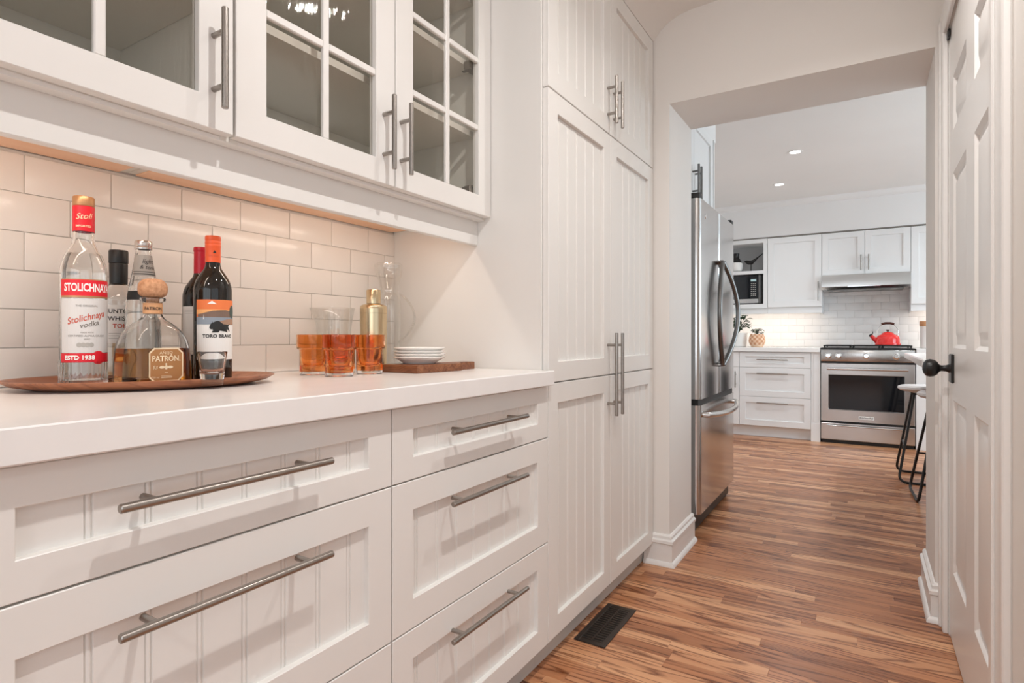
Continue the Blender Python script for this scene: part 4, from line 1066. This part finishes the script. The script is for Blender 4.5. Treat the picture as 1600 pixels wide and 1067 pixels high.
bm = bmesh.new(); lathe(bm, [(0, z + .150), (.0112, z + .150), (.0112, z + .1702), (.017, z + .1705)] + [(r, z + h) for r, h in smoothprof([(.0170, .1705), (.0235, .176), (.0255, .186), (.0240, .196), (.0175, .204), (.008, .2065)])] + [(0, z + .2067)], cx, cy, 40); obj('cork_stopper', bm, 'cork', t)
bm = bmesh.new(); lathe(bm, [(.0163, z + .138), (.0168, z + .138), (.0168, z + .159), (.0163, z + .159)], cx, cy, 32, closed=True); obj('neck_band', bm, 'lidwood', t)
printed('neck_lettering', text_bm('PATRON', .0085, .0, z + .1475, bold=.0001), 'ink', t, cx, cy, .0168, TH, .0005)
# label plate on the flat front
LX = cx + .0580; lc = -.006
def oct_(s0, s1, z0, z1, k): return [(s0 + k, z0), (s1 - k, z0), (s1, z0 + k), (s1, z1 - k), (s1 - k, z1), (s0 + k, z1), (s0, z1 - k), (s0, z0 + k)]
def plate_print(name, bm, material, lift):
    flat_bm(bm, (LX + lift, cy, 0), (0, 1, 0)); return obj(name, bm, material, t, smooth=False, recalc=False)
A = oct_(-.030 + lc, .033 + lc, z + .008, z + .072, .009); C = oct_(-.0275 + lc, .0305 + lc, z + .0105, z + .0695, .008)
bm = bmesh.new(); va_ = [bm.verts.new((s, 0, q)) for s, q in A]; vc_ = [bm.verts.new((s, 0, q)) for s, q in C]
for k in range(8): bm.faces.new((va_[k], va_[(k + 1) % 8], vc_[(k + 1) % 8], vc_[k]))
plate_print('label_border', bm, 'creamink', .0006)
M['tan'] = mat('tan_translucent_label', (.42, .20, .075), .35)
plate_print('label', poly_bm([C]), 'tan', .0002)
plate_print('lettering', text_bm('AÑEJO', .0080, .001 + lc, z + .0625), 'creamink', .0008)
plate_print('lettering', text_bm('PATRÓN.', .0145, .0015 + lc, z + .0515, bold=.0003, sx=.86), 'creamink', .0008)
plate_print('bee_emblem', poly_bm([circ(.001 + lc, z + .0355, .0030, 14, .0042), circ(-.0065 + lc, z + .0355, .0052, 14, .0026), circ(.0085 + lc, z + .0355, .0052, 14, .0026), circ(.001 + lc, z + .0415, .0018, 10)]), 'creamink', .0008)
plate_print('signature', text_bm('Rs', .0100, -.0195 + lc, z + .0350, shear=.4, rot=.3), 'creamink', .0008)
plate_print('lettering', text_bm('750 ml', .0050, -.0185 + lc, z + .0165), 'creamink', .0008)
plate_print('rule_lines', poly_bm([rect(-.008 + lc, .012 + lc, z + .0155, z + .0170), rect(-.008 + lc, .011 + lc, z + .0185, z + .0192), rect(-.002 + lc, .004 + lc, z + .0245, z + .0255)]), 'creamink', .0008)

# ---- two wine bottles
TWN = -.56
def wine(cx, cy, h, name_label, foil, screw):
    t = thing('wine_bottle', (cx, cy, z), name_label, 'bottle', 'wine bottles on the tray')
    s = h / .306
    body = [(.030, z), (.0355, z + .003), (.0368, z + .008), (.0368, z + .182 * s)] + [(r, z + q * s) for r, q in smoothprof([(.0368, .182), (.0362, .196), (.0320, .212), (.0235, .227), (.0165, .238), (.0142, .248)])][1:] + [(.0139, z + .300 * s), (0, z + .300 * s)]
    bm = bmesh.new(); lathe(bm, [(0, z)] + body, cx, cy, 48); obj('bottle_glass', bm, 'wineglass', t)
    zt = z + h
    if screw:
        bm = bmesh.new(); lathe(bm, [(.0143, z + .250 * s), (.0148, z + .250 * s), (.0148, zt - .024), (.0152, zt - .023), (.0152, zt - .019), (.0147, zt - .0175), (.0153, zt - .016), (.0153, zt - .012), (.0147, zt - .0105), (.0153, zt - .009), (.0153, zt - .003), (.0145, zt), (0, zt)], cx, cy, 40); obj('foil_cap', bm, foil, t)
    else:
        bm = bmesh.new(); lathe(bm, [(.0143, z + .243 * s), (.0147, z + .243 * s), (.0145, zt - .010), (.0152, zt - .009), (.0152, zt - .003), (.0145, zt), (0, zt)], cx, cy, 40); obj('foil_cap', bm, foil, t)
    return t
cx, cy = -1.271, .735
t = wine(cx, cy, .293, 'dark wine bottle with plain red foil and white label, standing behind', 'redcap', False)
printed('label', poly_bm([rect(-.045, .04, z + .055, z + .160)]), 'paper', t, cx, cy, .0368, TWN)
printed('rule_lines', poly_bm([rect(-.036, .03, z + .149, z + .1497), rect(-.036, .03, z + .1445, z + .1450), rect(-.036, .03, z + .062, z + .0626)]), 'greyink', t, cx, cy, .0368, TWN, .0007)
cx, cy = -1.180, .708
t = wine(cx, cy, .306, 'dark wine bottle with orange cap and sunset bull label, rightmost bottle', 'orange_foil', True)
R = .0368; q = z + .058                                        # label from q to q + .118
printed('label', poly_bm([rect(-.034, .056, z + .046, z + .170)]), 'paper', t, cx, cy, R, TWN)
printed('label_picture', poly_bm([rect(-.034, .056, z + .127, z + .170)]), 'orangeink', t, cx, cy, R, TWN, .0006)
printed('label_picture', poly_bm([rect(-.034, .056, z + .140, z + .150)]), 'lightorange', t, cx, cy, R, TWN, .00075)
printed('label_picture', poly_bm([[(-.030, z + .134), (.052, z + .134), (.052, z + .149), (.040, z + .147), (.026, z + .149), (.012, z + .1455), (.000, z + .147), (-.012, z + .143), (-.022, z + .141), (-.030, z + .140)]]), 'hill', t, cx, cy, R, TWN, .0009)
printed('label_picture', poly_bm([rect(-.034, .056, z + .119, z + .134)]), 'blueink', t, cx, cy, R, TWN, .00095)
printed('label_picture', poly_bm([[(.000, z + .119), (.052, z + .119), (.052, z + .131), (.030, z + .130), (.012, z + .125)]]), 'hillb', t, cx, cy, R, TWN, .0011)
printed('label_picture', poly_bm([circ(.046, z + .146, .0095, 16, .014)]), 'treeink', t, cx, cy, R, TWN, .0012)
printed('label_picture', poly_bm([[(-.010, z + .1610), (.008, z + .1610), (.003, z + .1645), (-.001, z + .1675), (-.006, z + .1640)], [(-.018, z + .1292), (-.016, z + .1292), (-.0165, z + .140)]]), 'whiteink', t, cx, cy, R, TWN, .0012)
bull = [(.0000, .1120), (.0015, .1095), (.0040, .1085), (.0060, .1100), (.0085, .1095), (.0070, .1060), (.0040, .1035), (.0050, .1022), (.0085, .1040), (.0115, .1080), (.0150, .1085), (.0165, .1050), (.0150, .1030), (.0170, .1025), (.0195, .1060), (.0200, .1090), (.0260, .1095), (.0300, .1085), (.0320, .1045), (.0350, .1022), (.0370, .1030), (.0350, .1055), (.0350, .1090), (.0385, .1080), (.0410, .1040), (.0430, .1045), (.0420, .1085), (.0395, .1130), (.0385, .1165), (.0430, .1190), (.0425, .1200), (.0375, .1185), (.0330, .1190), (.0270, .1195), (.0230, .1225), (.0190, .1255), (.0150, .1265), (.0110, .1250), (.0080, .1215), (.0065, .1225), (.0055, .1255), (.0045, .1215), (.0025, .1200), (.0010, .1165)]
bmb = poly_bm([[(s - .006, z + h) for s, h in bull]])
printed('bull_emblem', bmb, 'ink', t, cx, cy, R, TWN, .0014)
printed('lettering', text_bm('TORO BRAVO', .0098, .012, z + .0945, bold=.0004), 'ink', t, cx, cy, R, TWN, .0007)
printed('cap_emblem', poly_bm([[(.000, z + .269), (.007, z + .269), (.005, z + .2735), (.003, z + .275)]]), 'ink', t, cx, cy, .0148, TWN, .0005)
printed('cap_lettering', text_bm('TORO BRAVO', .0035, .002, z + .263), 'redink', t, cx, cy, .0148, TWN, .0005)

# ---- shot glass in front of the wine
cx, cy = -1.076, .644
bm = bmesh.new()
lathe(bm, [(0, z), (.0185, z), (.0195, z + .002), (.0245, z + .050), (.0265, z + .060), (.0268, z + .064), (.0262, z + .0645), (.0250, z + .062), (.0235, z + .052), (.0205, z + .030), (.0165, z + .024), (0, z + .022)], cx, cy, 40, lambda a, zz: 1 + (.012 * math.cos(8 * a) if zz < z + .048 else 0))
tag(obj('shot_glass', bm, 'glass', angle=50), 'small clear faceted shot glass in front of the wine bottles', 'glass')

# ---- orange tumblers
def tumbler(label, loc, src=None):
    if src is None:
        t = thing('tumbler', (0, 0, 0), label, 'glass', 'orange step-sided tumblers')
        bm = bmesh.new(); lathe(bm, [(0, 0), (.0340, 0), (.0350, .001), (.0352, .0098), (0, .0098)], 0, 0, 48); obj('clear_base', bm, 'glass', t, angle=40)
        bm = bmesh.new()
        lathe(bm, [(0, .010), (.0352, .010), (.0354, .040), (.0358, .0640), (.0364, .0665), (.0412, .0690), (.0424, .0720), (.0430, .106), (.0422, .1068), (.0404, .106), (.0398, .074), (.0385, .0705), (.0335, .0675), (.0325, .064), (.0305, .040), (.0270, .026), (.018, .021), (0, .020)], 0, 0, 48)
        obj('orange_bowl', bm, 'amber', t, angle=40)
    else:
        t = copy_tree(src); t['label'] = label
    t.location = loc; return t
tb = tumbler('orange glass tumbler with clear foot, frontmost of the four', (-1.147, 1.022, CT))
tumbler('orange glass tumbler at the left of the group of four', (-1.252, 1.028, CT), tb)
tumbler('orange glass tumbler at the right, in front of the gold shaker', (-1.160, 1.140, CT), tb)
tumbler('orange glass tumbler almost hidden behind the front ones', (-1.270, 1.142, CT), tb)

# ---- glass mixing jug
cx, cy = -1.384, 1.213; z = CT
def spout(a, zz):
    k = max(0, (zz - (z + .14)) / .05)
    d = abs((a - math.radians(-128) + PI) % (2 * PI) - PI); d2 = abs((a - math.radians(52) + PI) % (2 * PI) - PI)
    return 1 + k * (.28 * math.exp(-(d / .28) ** 2) + .10 * math.exp(-(d2 / .25) ** 2))
bm = bmesh.new()
lathe(bm, [(0, z), (.047, z), (.050, z + .003), (.0505, z + .09), (.0515, z + .13), (.054, z + .16), (.0565, z + .188), (.0560, z + .1895), (.0545, z + .188), (.0520, z + .16), (.0493, z + .13), (.0483, z + .09), (.0475, z + .010), (0, z + .009)], cx, cy, 72, spout)
tag(obj('mixing_jug', bm, 'thinglass', angle=50), 'clear glass jug with pouring lip behind the orange tumblers', 'jug')

# ---- gold shaker
cx, cy = -1.275, 1.270
t = thing('cocktail_shaker', (cx, cy, z), 'brushed gold cocktail shaker beside the plates', 'shaker')
bm = bmesh.new(); lathe(bm, [(0, z), (.036, z), (.039, z + .003), (.0402, z + .172), (0, z + .172)], cx, cy, 48); obj('cup', bm, 'gold', t)
bm = bmesh.new(); lathe(bm, [(0, z + .1725), (.0405, z + .1725), (.0405, z + .186)] + [(r, z + h) for r, h in smoothprof([(.0405, .186), (.0385, .1945), (.031, .199), (.0225, .2005)])] + [(.0205, z + .2015), (0, z + .2015)], cx, cy, 48); obj('shoulder', bm, 'gold', t)
bm = bmesh.new(); lathe(bm, [(0, z + .2018), (.0212, z + .2018), (.0214, z + .241), (.0200, z + .2435), (0, z + .244)], cx, cy, 40); obj('lid', bm, 'gold', t)

# ---- cut-glass decanter jug with beaded handle
cx, cy = -1.366, 1.432
t = thing('decanter_jug', (cx, cy, z), 'tall clear ribbed glass jug with beaded handle in the corner', 'jug')
flu = lambda a, zz: 1 + .03 * math.cos(10 * a) * (1 if zz > z + .02 else 0) + (.05 * math.cos(5 * a) if zz > z + .325 else 0)
pd = [(r, z + h) for r, h in smoothprof([(.034, 0), (.040, .006), (.036, .03), (.035, .08), (.0385, .15), (.0405, .20), (.036, .235), (.0295, .252), (.033, .275), (.041, .31), (.0445, .335), (.0435, .347)], 5)]
shell('jug_glass', t, cx, cy, pd, .0022, .012, 'thinglass', seg=80, rf=flu)
dv = Vector((.90, .43, 0)).normalized(); bm = bmesh.new(); pts = []
for k in range(25):
    a = k / 24; r = .036 + .052 * math.sin(PI * min(1, a * 1.05)) ** .75; pts.append(Vector((cx, cy, 0)) + dv * r + Vector((0, 0, z + .245 - .165 * a)))
tube(bm, pts, .0032, 8)
for p in pts[2:-1]:
    bmesh.ops.create_icosphere(bm, subdivisions=1, radius=.0062, matrix=Matrix.Translation(p))
obj('beaded_handle', bm, 'thinglass', t)

# ---- cutting board and plates
poly = [(-1.185, 1.212), (-1.047, 1.207), (-1.035, 1.395), (-1.052, 1.402), (-1.060, 1.412), (-1.063, 1.500), (-1.070, 1.507), (-1.105, 1.508), (-1.112, 1.500), (-1.114, 1.412), (-1.122, 1.403), (-1.176, 1.398)]
bm = bmesh.new(); prism(bm, poly, CT, CT + .0225, 'z')
bmesh.ops.bevel(bm, geom=[e for e in bm.edges if abs(e.verts[0].co.z - e.verts[1].co.z) < 1e-5], offset=.0016, segments=2, profile=.5, affect='EDGES')
M['board'].node_tree.nodes['Attribute'].attribute_name = 'tone'
tag(obj('cutting_board', bm, 'board'), 'small reddish wooden cutting board with handle under the plates', 'cutting board')
PZ0 = CT + .0228
bm = bmesh.new(); lathe(bm, [(0, 0), (.046, 0), (.048, .003), (.060, .010), (.0735, .0175), (.0750, .0195), (.0740, .0208), (.0710, .0202), (.060, .0142), (.047, .0078), (.030, .0062), (0, .0060)], 0, 0, 56)
p0 = obj('side_plate', bm, 'plate', angle=60)
for k, lb in enumerate(('small white side plate at the bottom of the stack', 'small white side plate, second from bottom of the stack', 'small white side plate, second from top of the stack', 'small white side plate on top of the stack')):
    o = p0 if k == 0 else p0.copy()
    if k: COL.objects.link(o)
    o.location = (-1.118 + .001 * (k % 2), 1.298, PZ0 + k * .0090); tag(o, lb, 'plate', 'stacked white side plates')
